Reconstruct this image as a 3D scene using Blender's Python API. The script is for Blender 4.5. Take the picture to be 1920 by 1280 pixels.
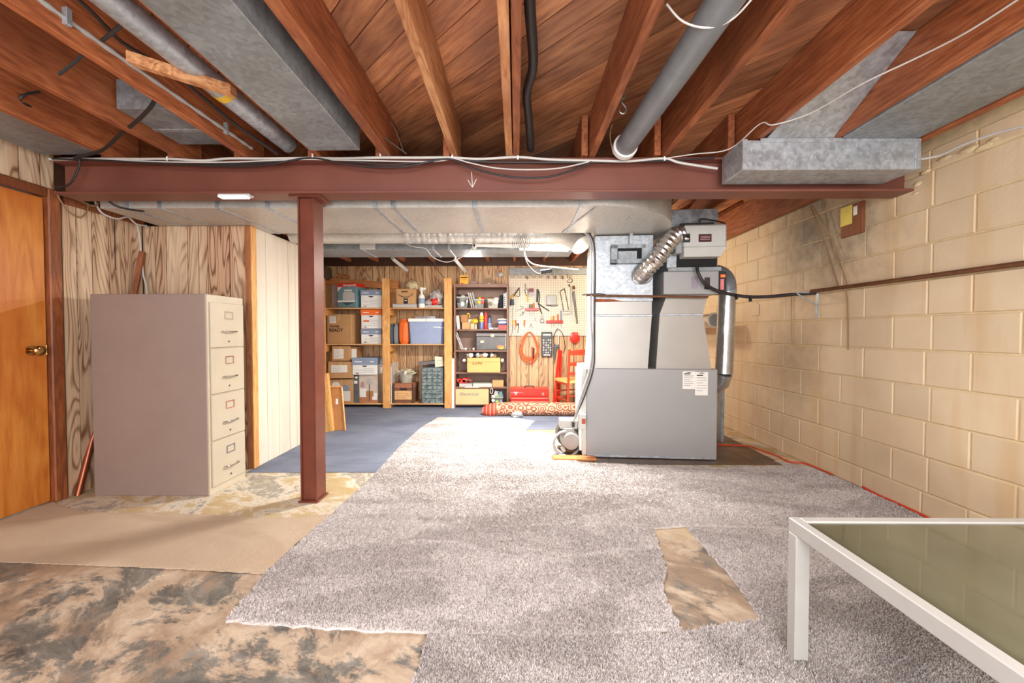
import bpy, math, random
import numpy as np
from mathutils import Vector, Matrix, Euler, noise as mnoise

random.seed(7)
np.random.seed(7)
for o in list(bpy.data.objects):
    bpy.data.objects.remove(o)
scn = bpy.context.scene
COL = scn.collection
PI = math.pi

# ------------------------------------------------------------------ camera, world, light, exposure
F = 760.0
cam_d = bpy.data.cameras.new('camera')
cam = bpy.data.objects.new('camera', cam_d)
COL.objects.link(cam)
cam_d.sensor_width = 36.0
cam_d.lens = F / 1920 * 36
cam_d.clip_start = 0.02
CAM = Vector((0, 0, 1.054))
cam.location = CAM
ROT = Euler((PI / 2 - math.atan(17 / F), 0, math.atan(8 / F)), 'XYZ')
cam.rotation_euler = ROT
scn.camera = cam
RM = ROT.to_matrix()

w = bpy.data.worlds.new('world')
scn.world = w
w.use_nodes = True
w.node_tree.nodes['Background'].inputs[0].default_value = (0.97, 0.98, 1, 1)
w.node_tree.nodes['Background'].inputs[1].default_value = 0.3
scn.view_settings.view_transform = 'Standard'
scn.view_settings.look = 'None'
scn.view_settings.exposure = 0.66
scn.view_settings.gamma = 1.0


def light(name, kind, loc, power, color=(1, 1, 1), rot=(0, 0, 0), size=0.1, size_y=None, spread=None):
    d = bpy.data.lights.new(name, kind)
    d.energy = power
    d.color = color
    if kind == 'AREA':
        d.size = size
        if size_y:
            d.shape = 'RECTANGLE'
            d.size_y = size_y
        if spread:
            d.spread = spread
    else:
        d.shadow_soft_size = size
    o = bpy.data.objects.new(name, d)
    COL.objects.link(o)
    o.location = loc
    o.rotation_euler = rot
    return o


# the tube lamp under the far duct, a bulb behind the furnace, large soft fill lights added behind the camera
light('tube_lamp_light', 'AREA', (0.22, 3.74, 1.765), 78, (1, 0.975, 0.93), (0, 0, 0), 0.5, 0.07)
light('back_point_light', 'POINT', (-0.5, 4.75, 1.80), 11, (1, 0.96, 0.9), size=0.08)  # point light between the branch duct and the back shelves
light('furnace_bulb_light', 'POINT', (1.25, 4.95, 1.82), 22, (1, 0.86, 0.62), size=0.06)
light('rear_fill_light', 'AREA', (0.0, -1.3, 1.35), 82, (0.96, 0.975, 1.0), (PI / 2, 0, 0), 3.4, 1.5)
light('rear_upward_fill_light', 'AREA', (0.1, -0.7, 0.5), 18, (0.96, 0.975, 1.0), (PI * 0.8, 0, 0), 2.8, 1.2)
light('rear_overhead_fill_light', 'AREA', (0.2, -0.3, 2.0), 40, (0.97, 0.98, 1.0), (0.35, 0, 0), 2.6, 1.2)
light('beam_lamp_light', 'AREA', (-1.69, 2.44, 1.86), 1.2, (0.9, 0.95, 1), (0, 0, 0), 0.16, 0.05)


# ------------------------------------------------------------------ pixel helpers: where a pixel's ray meets a real plane
def ray(px, py):
    return RM @ Vector(((px - 960) / F, (640 - py) / F, -1))


def U(px, py, Y):
    d = ray(px, py)
    p = CAM + d * (Y / d.y)
    return p.x, p.z


def UF(px, py, z=0.0):
    d = ray(px, py)
    p = CAM + d * ((z - CAM.z) / d.z)
    return p.x, p.y


def UX(px, py, X):
    d = ray(px, py)
    p = CAM + d * (X / d.x)
    return p.y, p.z


def P3(px, py, Y):
    x, z = U(px, py, Y)
    return Vector((x, Y, z))


# ------------------------------------------------------------------ materials
MATS = {}


def nd(nt, t, **kw):
    n = nt.nodes.new(t)
    for k, v in kw.items():
        setattr(n, k, v)
    return n


def base_mat(name):
    m = bpy.data.materials.new(name)
    m.use_nodes = True
    nt = m.node_tree
    b = nt.nodes['Principled BSDF']
    return m, nt, b


def coords(nt, scale=(1, 1, 1), kind='pos', rnd=0.0, rot=(0, 0, 0)):
    if kind == 'pos':
        g = nd(nt, 'ShaderNodeNewGeometry').outputs['Position']
    else:
        g = nd(nt, 'ShaderNodeTexCoord').outputs['Object']
    if rnd:
        oi = nd(nt, 'ShaderNodeObjectInfo')
        mu = nd(nt, 'ShaderNodeMath', operation='MULTIPLY')
        mu.inputs[1].default_value = rnd
        nt.links.new(oi.outputs['Random'], mu.inputs[0])
        ad = nd(nt, 'ShaderNodeVectorMath', operation='ADD')
        nt.links.new(g, ad.inputs[0])
        nt.links.new(mu.outputs[0], ad.inputs[1])
        g = ad.outputs[0]
    if any(rot):
        m0 = nd(nt, 'ShaderNodeMapping')
        m0.inputs['Rotation'].default_value = rot
        nt.links.new(g, m0.inputs[0])
        g = m0.outputs[0]
    mp = nd(nt, 'ShaderNodeMapping')
    mp.inputs['Scale'].default_value = scale
    nt.links.new(g, mp.inputs[0])
    return mp.outputs[0]


def noise(nt, vec, scale, detail=3, rough=0.5, dist=0.0):
    n = nd(nt, 'ShaderNodeTexNoise')
    n.inputs['Scale'].default_value = scale
    n.inputs['Detail'].default_value = detail
    n.inputs['Roughness'].default_value = rough
    n.inputs['Distortion'].default_value = dist
    nt.links.new(vec, n.inputs['Vector'])
    return n.outputs[0]


def ramp(nt, fac, stops, interp='LINEAR'):
    r = nd(nt, 'ShaderNodeValToRGB')
    r.color_ramp.interpolation = interp
    el = r.color_ramp.elements
    while len(el) < len(stops):
        el.new(0.5)
    for e, (p, c) in zip(el, stops):
        e.position = p
        e.color = (c[0], c[1], c[2], 1) if not isinstance(c, (int, float)) else (c, c, c, 1)
    nt.links.new(fac, r.inputs[0])
    return r.outputs[0]


def mix(nt, a, b, fac, mode='MIX'):
    m = nd(nt, 'ShaderNodeMix', data_type='RGBA', blend_type=mode)
    for s, v in ((m.inputs[0], fac), (m.inputs[6], a), (m.inputs[7], b)):
        if isinstance(v, (int, float)):
            s.default_value = v
        elif isinstance(v, tuple):
            s.default_value = (v[0], v[1], v[2], 1)
        else:
            nt.links.new(v, s)
    return m.outputs[2]


def math1(nt, op, a, b=None):
    m = nd(nt, 'ShaderNodeMath', operation=op)
    for s, v in ((m.inputs[0], a), (m.inputs[1], b)):
        if v is None:
            continue
        if isinstance(v, (int, float)):
            s.default_value = v
        else:
            nt.links.new(v, s)
    return m.outputs[0]


def bump(nt, b, h, strength, dist=0.01):
    n = nd(nt, 'ShaderNodeBump')
    n.inputs['Strength'].default_value = strength
    n.inputs['Distance'].default_value = dist
    nt.links.new(h, n.inputs['Height'])
    nt.links.new(n.outputs[0], b.inputs['Normal'])


def lin(c):
    return tuple(((v / 255) / 12.92 if v / 255 <= 0.04045 else ((v / 255 + 0.055) / 1.055) ** 2.4) for v in c)


def plain(name, rgb, rough=0.5, metal=0.0, var=0.12, vs=12.0, bs=0.0, bscale=60.0, emit=None, alpha=None, trans=0.0, coat=0.0):
    if name in MATS:
        return MATS[name]
    m, nt, b = base_mat(name)
    c = lin(rgb)
    v = coords(nt)
    n = noise(nt, v, vs, 3, 0.55)
    lo = tuple(x * (1 - var) for x in c)
    hi = tuple(min(1, x * (1 + var)) for x in c)
    nt.links.new(ramp(nt, n, [(0.3, lo), (0.7, hi)]), b.inputs['Base Color'])
    b.inputs['Roughness'].default_value = rough
    b.inputs['Metallic'].default_value = metal
    if bs:
        bump(nt, b, noise(nt, v, bscale, 3), bs, 0.004)
    if emit:
        b.inputs['Emission Color'].default_value = (*lin(rgb), 1)
        b.inputs['Emission Strength'].default_value = emit
    if trans:
        b.inputs['Transmission Weight'].default_value = trans
        b.inputs['IOR'].default_value = 1.45
    if coat:
        b.inputs['Coat Weight'].default_value = coat
    MATS[name] = m
    return m


def wood(name, c1, c2, c3, axis='Y', rough=0.6, scale=1.0, rnd=9.0, contrast=1.0, knots=True, bright=0.25, stain=None):
    """stained timber: long fine grain plus soft contour figure, each piece with its own shift and tone"""
    if name in MATS:
        return MATS[name]
    m, nt, b = base_mat(name)
    st = {'X': (0.12, 1, 1), 'Y': (1, 0.12, 1), 'Z': (1, 1, 0.12), 'D': (0.12, 1, 1)}[axis]
    s = tuple(k * 9 * scale for k in st)
    v = coords(nt, s, 'pos', rnd, (0, 0, PI / 4) if axis == 'D' else (0, 0, 0))
    big = noise(nt, v, 1.0, 2, 0.5, 0.6)
    sn = math1(nt, 'SINE', math1(nt, 'MULTIPLY', big, 60.0))
    fine = noise(nt, v, 9.0, 5, 0.7)
    g = math1(nt, 'ADD', math1(nt, 'MULTIPLY', sn, 0.16 * contrast), math1(nt, 'MULTIPLY', fine, 0.9))
    blot = noise(nt, coords(nt, (1, 1, 1), 'pos', rnd), 2.3, 2, 0.5)
    col = ramp(nt, g, [(0.2, lin(c1)), (0.45, lin(c2)), (0.72, lin(c3))])
    col = mix(nt, col, mix(nt, col, lin(stain or c1), 0.75), ramp(nt, blot, [(0.45, 0.0), (0.68, 0.75)]))
    if knots:
        vo = nd(nt, 'ShaderNodeTexVoronoi')
        vo.inputs['Scale'].default_value = 0.6
        nt.links.new(v, vo.inputs['Vector'])
        k = ramp(nt, vo.outputs['Distance'], [(0.05, 1.0), (0.10, 0.0)])
        col = mix(nt, col, tuple(x * 0.35 for x in lin(c1)), k)
    oi = nd(nt, 'ShaderNodeObjectInfo')
    hsv = nd(nt, 'ShaderNodeHueSaturation')
    mr = nd(nt, 'ShaderNodeMapRange')
    mr.inputs[3].default_value = 1 - bright
    mr.inputs[4].default_value = 1 + bright
    nt.links.new(oi.outputs['Random'], mr.inputs[0])
    nt.links.new(mr.outputs[0], hsv.inputs['Value'])
    nt.links.new(col, hsv.inputs['Color'])
    nt.links.new(hsv.outputs[0], b.inputs['Base Color'])
    b.inputs['Roughness'].default_value = rough
    bump(nt, b, fine, 0.25, 0.003)
    MATS[name] = m
    return m


def panelling(name, c1, c2, c3, amp=1.0, rough=0.45):
    """printed hickory panelling: contour lines of a stretched noise make the cathedral figure"""
    if name in MATS:
        return MATS[name]
    m, nt, b = base_mat(name)
    v = coords(nt, (8, 8, 0.95), 'pos', 31.0)
    big = noise(nt, v, 1.0, 1.5, 0.4, 0.35)
    sn = math1(nt, 'SINE', math1(nt, 'MULTIPLY', big, 105.0))
    sn = math1(nt, 'MULTIPLY', math1(nt, 'ADD', sn, 1.0), 0.5)
    sn = math1(nt, 'POWER', sn, 3.0)
    fine = noise(nt, coords(nt, (90, 90, 2.5), 'pos', 31.0), 1.0, 3, 0.6)
    wide = noise(nt, coords(nt, (11, 11, 0.45), 'pos', 17.0), 1.0, 2, 0.5)
    base = ramp(nt, wide, [(0.35, lin(c1)), (0.62, lin(c2))])
    k = ramp(nt, wide, [(0.35, 0.3), (0.58, 1.0)])
    fac = math1(nt, 'MULTIPLY', math1(nt, 'MULTIPLY', sn, k), amp)
    col = mix(nt, base, lin(c3), fac)
    col = mix(nt, col, lin(c3), math1(nt, 'MULTIPLY', ramp(nt, fine, [(0.5, 0.0), (0.8, 1.0)]), 0.35 * amp))
    nt.links.new(col, b.inputs['Base Color'])
    b.inputs['Roughness'].default_value = rough
    MATS[name] = m
    return m


def galv(name, rgb=(176, 182, 188), rough=0.42, metal=0.55, var=0.22, vs=18.0, stain=None):
    if name in MATS:
        return MATS[name]
    m, nt, b = base_mat(name)
    c = lin(rgb)
    v = coords(nt)
    vo = nd(nt, 'ShaderNodeTexVoronoi')
    vo.inputs['Scale'].default_value = 55
    nt.links.new(v, vo.inputs['Vector'])
    sep = nd(nt, 'ShaderNodeSeparateColor')
    nt.links.new(vo.outputs['Color'], sep.inputs[0])
    n = noise(nt, v, vs, 4, 0.6)
    t = math1(nt, 'ADD', math1(nt, 'MULTIPLY', sep.outputs[0], 0.3), math1(nt, 'MULTIPLY', n, 0.7))
    col = ramp(nt, t, [(0.3, tuple(x * (1 - var) for x in c)), (0.7, tuple(min(1, x * (1 + var)) for x in c))])
    if stain:
        col = mix(nt, col, lin(stain), ramp(nt, noise(nt, v, 3, 3), [(0.5, 0.0), (0.75, 0.7)]))
    nt.links.new(col, b.inputs['Base Color'])
    b.inputs['Metallic'].default_value = metal
    nt.links.new(ramp(nt, n, [(0.3, rough - 0.1), (0.7, rough + 0.15)]), b.inputs['Roughness'])
    bump(nt, b, noise(nt, v, 3.5, 2), 0.3, 0.02)
    MATS[name] = m
    return m


M_JOIST = wood('joist_wood', (112, 58, 34), (166, 94, 54), (194, 124, 80), 'Y', 0.6, 0.8, 9, 0.45, True, 0.2)
M_JOISTL = wood('pale_joist_wood', (150, 88, 50), (200, 140, 92), (222, 170, 122), 'Y', 0.6, 1.0, 9, 0.7, True, 0.1)
M_PLANK = wood('subfloor_plank_wood', (122, 74, 48), (180, 118, 78), (212, 152, 106), 'D', 0.5, 0.55, 9, 0.4, True, 0.34, (100, 60, 46))
M_REDWOOD = wood('red_stained_wood', (104, 54, 28), (140, 78, 42), (164, 98, 56), 'Z', 0.5, 1.2, 9, 0.6, False, 0.08)
M_DOOR = wood('honey_door_wood', (176, 98, 34), (202, 124, 46), (214, 144, 66), 'Z', 0.35, 0.45, 9, 0.6, False, 0.02, (180, 88, 24))
M_PINE = wood('pine_shelf_wood', (196, 130, 66), (222, 164, 96), (236, 190, 128), 'Z', 0.55, 1.0, 9, 0.5, True, 0.06)
M_PINEX = wood('pine_board_wood', (188, 130, 76), (220, 172, 116), (234, 194, 144), 'X', 0.55, 1.0, 9, 0.5, False, 0.08)
M_ORANGEW = wood('old_orange_pine', (164, 98, 46), (196, 126, 68), (214, 150, 92), 'X', 0.55, 1.0, 9, 0.5, True, 0.1)
M_BROWNSH = wood('brown_bookcase_wood', (112, 80, 66), (134, 98, 82), (150, 114, 98), 'X', 0.5, 1.0, 9, 0.4, False, 0.06)
M_PANEL = panelling('hickory_panelling', (226, 200, 168), (202, 164, 132), (124, 84, 58))
M_PANELB = panelling('hickory_panelling_back', (222, 186, 140), (200, 158, 116), (140, 98, 66))
M_WPANEL = panelling('whitewashed_panelling', (228, 218, 202), (222, 210, 193), (200, 184, 164), 0.25, 0.5)
M_GALV = galv('galvanized_steel')
M_GALVD = galv('dull_galvanized_steel', (150, 156, 160), 0.5, 0.5, 0.2, 9, (120, 122, 116))
M_DUCT = galv('trunk_duct_steel', (196, 192, 184), 0.45, 0.35, 0.1, 4)
M_FLUE = galv('bright_flue_steel', (200, 204, 208), 0.22, 0.9, 0.08, 5)
M_FOIL = galv('crinkled_foil', (214, 212, 210), 0.2, 0.92, 0.1, 40)
M_BEAM = plain('red_oxide_beam_paint', (122, 72, 60), 0.42, 0.1, 0.12, 3.0)
M_POST = plain('red_oxide_post_paint', (112, 58, 42), 0.4, 0.1, 0.15, 9.0)
M_FURN = plain('grey_furnace_enamel', (158, 158, 158), 0.38, 0.15, 0.04, 2.0)
M_FURN2 = plain('beige_plenum_metal', (168, 164, 158), 0.35, 0.3, 0.06, 3.0)
M_LGREY = plain('light_grey_plastic', (196, 196, 192), 0.4, 0, 0.03)
M_CABS = plain('taupe_cabinet_enamel', (148, 132, 124), 0.42, 0.05, 0.03, 6.0, 0.05, 300)
M_CABF = plain('putty_cabinet_enamel', (194, 183, 162), 0.4, 0.05, 0.03, 6.0)
M_CHROME = plain('chrome', (210, 206, 198), 0.15, 1.0, 0.03)
M_BRASS = plain('old_brass', (188, 150, 96), 0.2, 1.0, 0.1)
M_BLACK = plain('black_plastic', (34, 34, 36), 0.45, 0, 0.1)
M_DARK = plain('dark_void', (20, 20, 20), 0.8, 0, 0.1)
M_CABLEB = plain('black_cable_rubber', (40, 36, 36), 0.5, 0, 0.1)
M_CABLEW = plain('white_cable_vinyl', (202, 199, 194), 0.45, 0, 0.04)
M_CABLEG = plain('grey_cable_vinyl', (170, 168, 166), 0.45, 0, 0.05)
M_WHITE = plain('white_paper', (236, 234, 228), 0.7, 0, 0.03)
M_CARD = plain('brown_cardboard', (196, 152, 104), 0.8, 0, 0.05, 5.0)
M_CARDD = plain('deep_brown_cardboard', (172, 122, 76), 0.8, 0, 0.06, 5.0)
M_CARDY = plain('yellow_cardboard', (218, 174, 108), 0.8, 0, 0.05, 5.0)
M_TAPE = plain('packing_tape', (206, 170, 122), 0.3, 0, 0.03)
M_INK = plain('black_ink', (34, 30, 28), 0.7, 0, 0.02)
M_INKG = plain('grey_ink', (140, 138, 136), 0.7, 0, 0.02)
M_BLUEG = plain('slate_blue_print', (138, 152, 174), 0.6, 0, 0.04)
M_ORANGE = plain('orange_print', (240, 112, 40), 0.6, 0, 0.04)
M_RED = plain('bright_red_paint', (214, 48, 36), 0.35, 0, 0.06)
M_REDC = plain('orange_red_chair_paint', (206, 66, 40), 0.45, 0, 0.08)
M_TEAL = plain('teal_print', (108, 144, 152), 0.5, 0, 0.08, 8.0)
M_YEL = plain('yellow_plastic', (232, 190, 44), 0.45, 0, 0.05)
M_BLUE = plain('navy_blue_plastic', (66, 76, 128), 0.45, 0, 0.06)
M_TOTE = plain('dusty_blue_plastic', (146, 160, 190), 0.45, 0, 0.04)
M_TOTED = plain('deep_blue_plastic', (84, 98, 130), 0.45, 0, 0.04)
M_STEEL = plain('tool_steel', (120, 116, 112), 0.35, 0.8, 0.1)
M_OCORD = plain('orange_cord_vinyl', (226, 116, 66), 0.45, 0, 0.06)
M_RCORD = plain('red_cord_vinyl', (206, 58, 30), 0.45, 0, 0.06)
M_CREAM = plain('cream_table_paint', (182, 180, 175), 0.4, 0, 0.04)
M_COPPER = plain('copper_tube', (150, 84, 58), 0.35, 0.7, 0.1)
M_RUST = plain('rusty_pipe', (112, 72, 44), 0.6, 0.3, 0.25, 20)
M_TWIG = plain('tan_wire', (150, 118, 86), 0.5, 0.2, 0.1)
M_PVCG = plain('dark_grey_pipe', (124, 128, 132), 0.42, 0.1, 0.1, 10)
M_GLASSY = plain('clear_plastic', (212, 216, 214), 0.15, 0, 0.04, trans=0.75)
M_MORTAR = plain('mortar', (214, 192, 150), 0.85, 0, 0.1, 20, 0.3)
M_TUBE = plain('lit_tube', (255, 248, 230), 0.4, 0, 0.0, emit=14.0)
M_LED = plain('lit_led_strip', (232, 242, 255), 0.4, 0, 0.0, emit=9.0)
M_REDLED = plain('red_pilot_lamp', (255, 60, 20), 0.4, 0, 0.0, emit=3.0)


def block_mat():
    m, nt, b = base_mat('painted_block')
    v = coords(nt)
    n1 = noise(nt, v, 1.6, 3)
    n2 = noise(nt, v, 14, 4, 0.6)
    col = ramp(nt, n1, [(0.3, lin((204, 178, 144))), (0.55, lin((220, 198, 165))), (0.75, lin((213, 188, 155)))])
    col = mix(nt, col, lin((196, 148, 82)), ramp(nt, noise(nt, coords(nt, (1, 5, 0.5)), 1.3, 3), [(0.52, 0.0), (0.75, 0.5)]))
    # a soot stain near the top of the wall and a fainter one lower down
    for c, r, a in (((2.33, 3.25, 1.86), 0.62, 0.85), ((2.33, 3.5, 0.82), 0.5, 0.42), ((2.33, 2.75, 1.75), 0.35, 0.4)):
        dn = nd(nt, 'ShaderNodeVectorMath', operation='DISTANCE')
        nt.links.new(v, dn.inputs[0])
        dn.inputs[1].default_value = c
        d = math1(nt, 'ADD', dn.outputs['Value'], math1(nt, 'MULTIPLY', n2, 0.5))
        k = ramp(nt, math1(nt, 'DIVIDE', d, r + 0.25), [(0.3, a), (1.0, 0.0)])
        col = mix(nt, col, lin((92, 82, 72)), k)
    oi = nd(nt, 'ShaderNodeObjectInfo')
    hsv = nd(nt, 'ShaderNodeHueSaturation')
    mr = nd(nt, 'ShaderNodeMapRange')
    mr.inputs[3].default_value = 0.95
    mr.inputs[4].default_value = 1.04
    nt.links.new(oi.outputs['Random'], mr.inputs[0])
    nt.links.new(mr.outputs[0], hsv.inputs['Value'])
    nt.links.new(col, hsv.inputs['Color'])
    nt.links.new(hsv.outputs[0], b.inputs['Base Color'])
    b.inputs['Roughness'].default_value = 0.6
    bump(nt, b, noise(nt, v, 45, 4, 0.7), 0.25, 0.004)
    return m


def concrete_mat():
    m, nt, b = base_mat('peeling_painted_concrete')
    v = coords(nt)
    vd = coords(nt, (1.0, 1.6, 1), rot=(0, 0, 0.6))
    n1 = noise(nt, vd, 2.1, 8, 0.72, 0.4)
    n2 = noise(nt, vd, 5.5, 6, 0.75, 0.8)
    n3 = noise(nt, v, 1.1, 3, 0.5)
    tan = ramp(nt, n2, [(0.3, lin((146, 124, 104))), (0.5, lin((178, 157, 134))), (0.7, lin((202, 185, 164)))])
    grey = ramp(nt, n2, [(0.3, lin((66, 64, 60))), (0.5, lin((108, 104, 96))), (0.68, lin((150, 142, 130)))])
    col = mix(nt, tan, grey, ramp(nt, n1, [(0.485, 0.0), (0.53, 1.0)]))
    brown = mix(nt, lin((124, 98, 78)), lin((174, 148, 122)), n2)
    n4 = noise(nt, coords(nt, (1.3, 1, 1)), 1.7, 7, 0.7, 0.5)
    col = mix(nt, col, brown, ramp(nt, n4, [(0.5, 0.0), (0.58, 0.8)]))
    # chalky ochre scale around the filing cabinet and the post
    sep = nd(nt, 'ShaderNodeSeparateXYZ')
    nt.links.new(v, sep.inputs[0])
    far = ramp(nt, math1(nt, 'ADD', math1(nt, 'MULTIPLY', sep.outputs[1], 0.25), math1(nt, 'MULTIPLY', n3, 0.12)), [(0.57, 0.0), (0.63, 1.0)])
    chalk = ramp(nt, n1, [(0.3, lin((178, 148, 96))), (0.46, lin((190, 168, 126))), (0.52, lin((222, 212, 194))), (0.58, lin((150, 142, 128))), (0.66, lin((208, 196, 174))), (0.78, lin((178, 142, 88)))])
    col = mix(nt, col, chalk, math1(nt, 'MULTIPLY', far, 0.9))
    nt.links.new(col, b.inputs['Base Color'])
    b.inputs['Roughness'].default_value = 0.55
    bump(nt, b, n1, 0.35, 0.012)
    return m


def carpet_mat(name, c1, c2, c3, scale=240, rib=False, bs=0.6, rough=0.95):
    m, nt, b = base_mat(name)
    v = coords(nt)
    n = noise(nt, v, scale, 3, 0.8)
    big = noise(nt, v, 2.6, 4, 0.6)
    t = math1(nt, 'ADD', math1(nt, 'MULTIPLY', n, 0.8), math1(nt, 'MULTIPLY', big, 0.2))
    col = ramp(nt, t, [(0.36, lin(c1)), (0.5, lin(c2)), (0.62, lin(c3))])
    pile = noise(nt, coords(nt, (0.9, 2.2, 1)), 1.5, 4, 0.55, 0.8)
    col = mix(nt, col, mix(nt, col, lin(c1), 0.55), ramp(nt, pile, [(0.47, 0.0), (0.56, 0.8)]))
    h = n
    if rib:
        wv = nd(nt, 'ShaderNodeTexWave')
        wv.bands_direction = 'X'
        wv.inputs['Scale'].default_value = 28
        wv.inputs['Distortion'].default_value = 1.5
        wv.inputs['Detail'].default_value = 2
        nt.links.new(v, wv.inputs['Vector'])
        col = mix(nt, col, lin(c1), math1(nt, 'MULTIPLY', wv.outputs['Fac'], 0.35))
        h = wv.outputs['Fac']
    nt.links.new(col, b.inputs['Base Color'])
    b.inputs['Roughness'].default_value = rough
    b.inputs['Specular IOR Level'].default_value = 0.1
    bump(nt, b, h, bs, 0.006)
    return m


def peg_mat():
    m, nt, b = base_mat('cream_pegboard')
    v = coords(nt, (39.37, 39.37, 39.37))
    sep = nd(nt, 'ShaderNodeSeparateXYZ')
    nt.links.new(v, sep.inputs[0])
    fx = math1(nt, 'SUBTRACT', math1(nt, 'FRACT', sep.outputs[0]), 0.5)
    fz = math1(nt, 'SUBTRACT', math1(nt, 'FRACT', sep.outputs[2]), 0.5)
    d = math1(nt, 'SQRT', math1(nt, 'ADD', math1(nt, 'MULTIPLY', fx, fx), math1(nt, 'MULTIPLY', fz, fz)))
    col = mix(nt, lin((96, 80, 60)), lin((228, 218, 200)), ramp(nt, d, [(0.17, 0.0), (0.22, 1.0)]))
    nt.links.new(col, b.inputs['Base Color'])
    b.inputs['Roughness'].default_value = 0.5
    return m


def rug_mat():
    m, nt, b = base_mat('patterned_rug')
    v = coords(nt)
    vo = nd(nt, 'ShaderNodeTexVoronoi')
    vo.inputs['Scale'].default_value = 10
    vo.inputs['Randomness'].default_value = 0.6
    nt.links.new(v, vo.inputs['Vector'])
    s = math1(nt, 'SINE', math1(nt, 'MULTIPLY', vo.outputs['Distance'], 24.0))
    s = math1(nt, 'ADD', math1(nt, 'MULTIPLY', s, 0.5), 0.5)
    col = ramp(nt, s, [(0.0, lin((158, 72, 58))), (0.4, lin((184, 112, 84))), (0.6, lin((206, 166, 124))), (1.0, lin((220, 192, 152)))])
    n = noise(nt, v, 30, 3, 0.6)
    col = mix(nt, col, lin((96, 62, 60)), ramp(nt, n, [(0.5, 0.0), (0.6, 0.6)]))
    sep = nd(nt, 'ShaderNodeSeparateXYZ')
    nt.links.new(v, sep.inputs[0])
    st = math1(nt, 'SINE', math1(nt, 'MULTIPLY', sep.outputs[0], 130.0))
    stripes = ramp(nt, st, [(0.4, lin((196, 66, 50))), (0.6, lin((226, 140, 110)))])
    col = mix(nt, stripes, col, ramp(nt, math1(nt, 'ADD', sep.outputs[0], 0.5), [(0.24, 0.0), (0.27, 1.0)]))
    nt.links.new(col, b.inputs['Base Color'])
    b.inputs['Roughness'].default_value = 0.9
    bump(nt, b, n, 0.3, 0.004)
    return m


def glass_mat():
    m, nt, b = base_mat('dusty_green_glass')
    v = coords(nt)
    n = noise(nt, v, 6, 4, 0.6)
    nt.links.new(ramp(nt, n, [(0.35, lin((96, 98, 76))), (0.7, lin((118, 118, 94)))]), b.inputs['Base Color'])
    b.inputs['Roughness'].default_value = 0.06
    b.inputs['Transmission Weight'].default_value = 0.35
    b.inputs['Coat Weight'].default_value = 0.5
    b.inputs['IOR'].default_value = 1.5
    b.inputs['Alpha'].default_value = 1.0
    return m


M_BLOCK = block_mat()
M_CONC = concrete_mat()
M_CARPET = carpet_mat('grey_shag_carpet', (166, 156, 151), (210, 202, 198), (236, 230, 228), 260)
M_BEIGEC = carpet_mat('beige_ribbed_carpet', (176, 154, 130), (202, 182, 158), (216, 198, 176), 320, True, 0.4)
M_BLUEC = carpet_mat('blue_grey_carpet', (98, 104, 120), (122, 128, 144), (140, 146, 160), 260, False, 0.4)
M_PEG = peg_mat()
M_RUG = rug_mat()
M_TGLASS = glass_mat()


# ------------------------------------------------------------------ mesh builder
WLOC = {}


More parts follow.
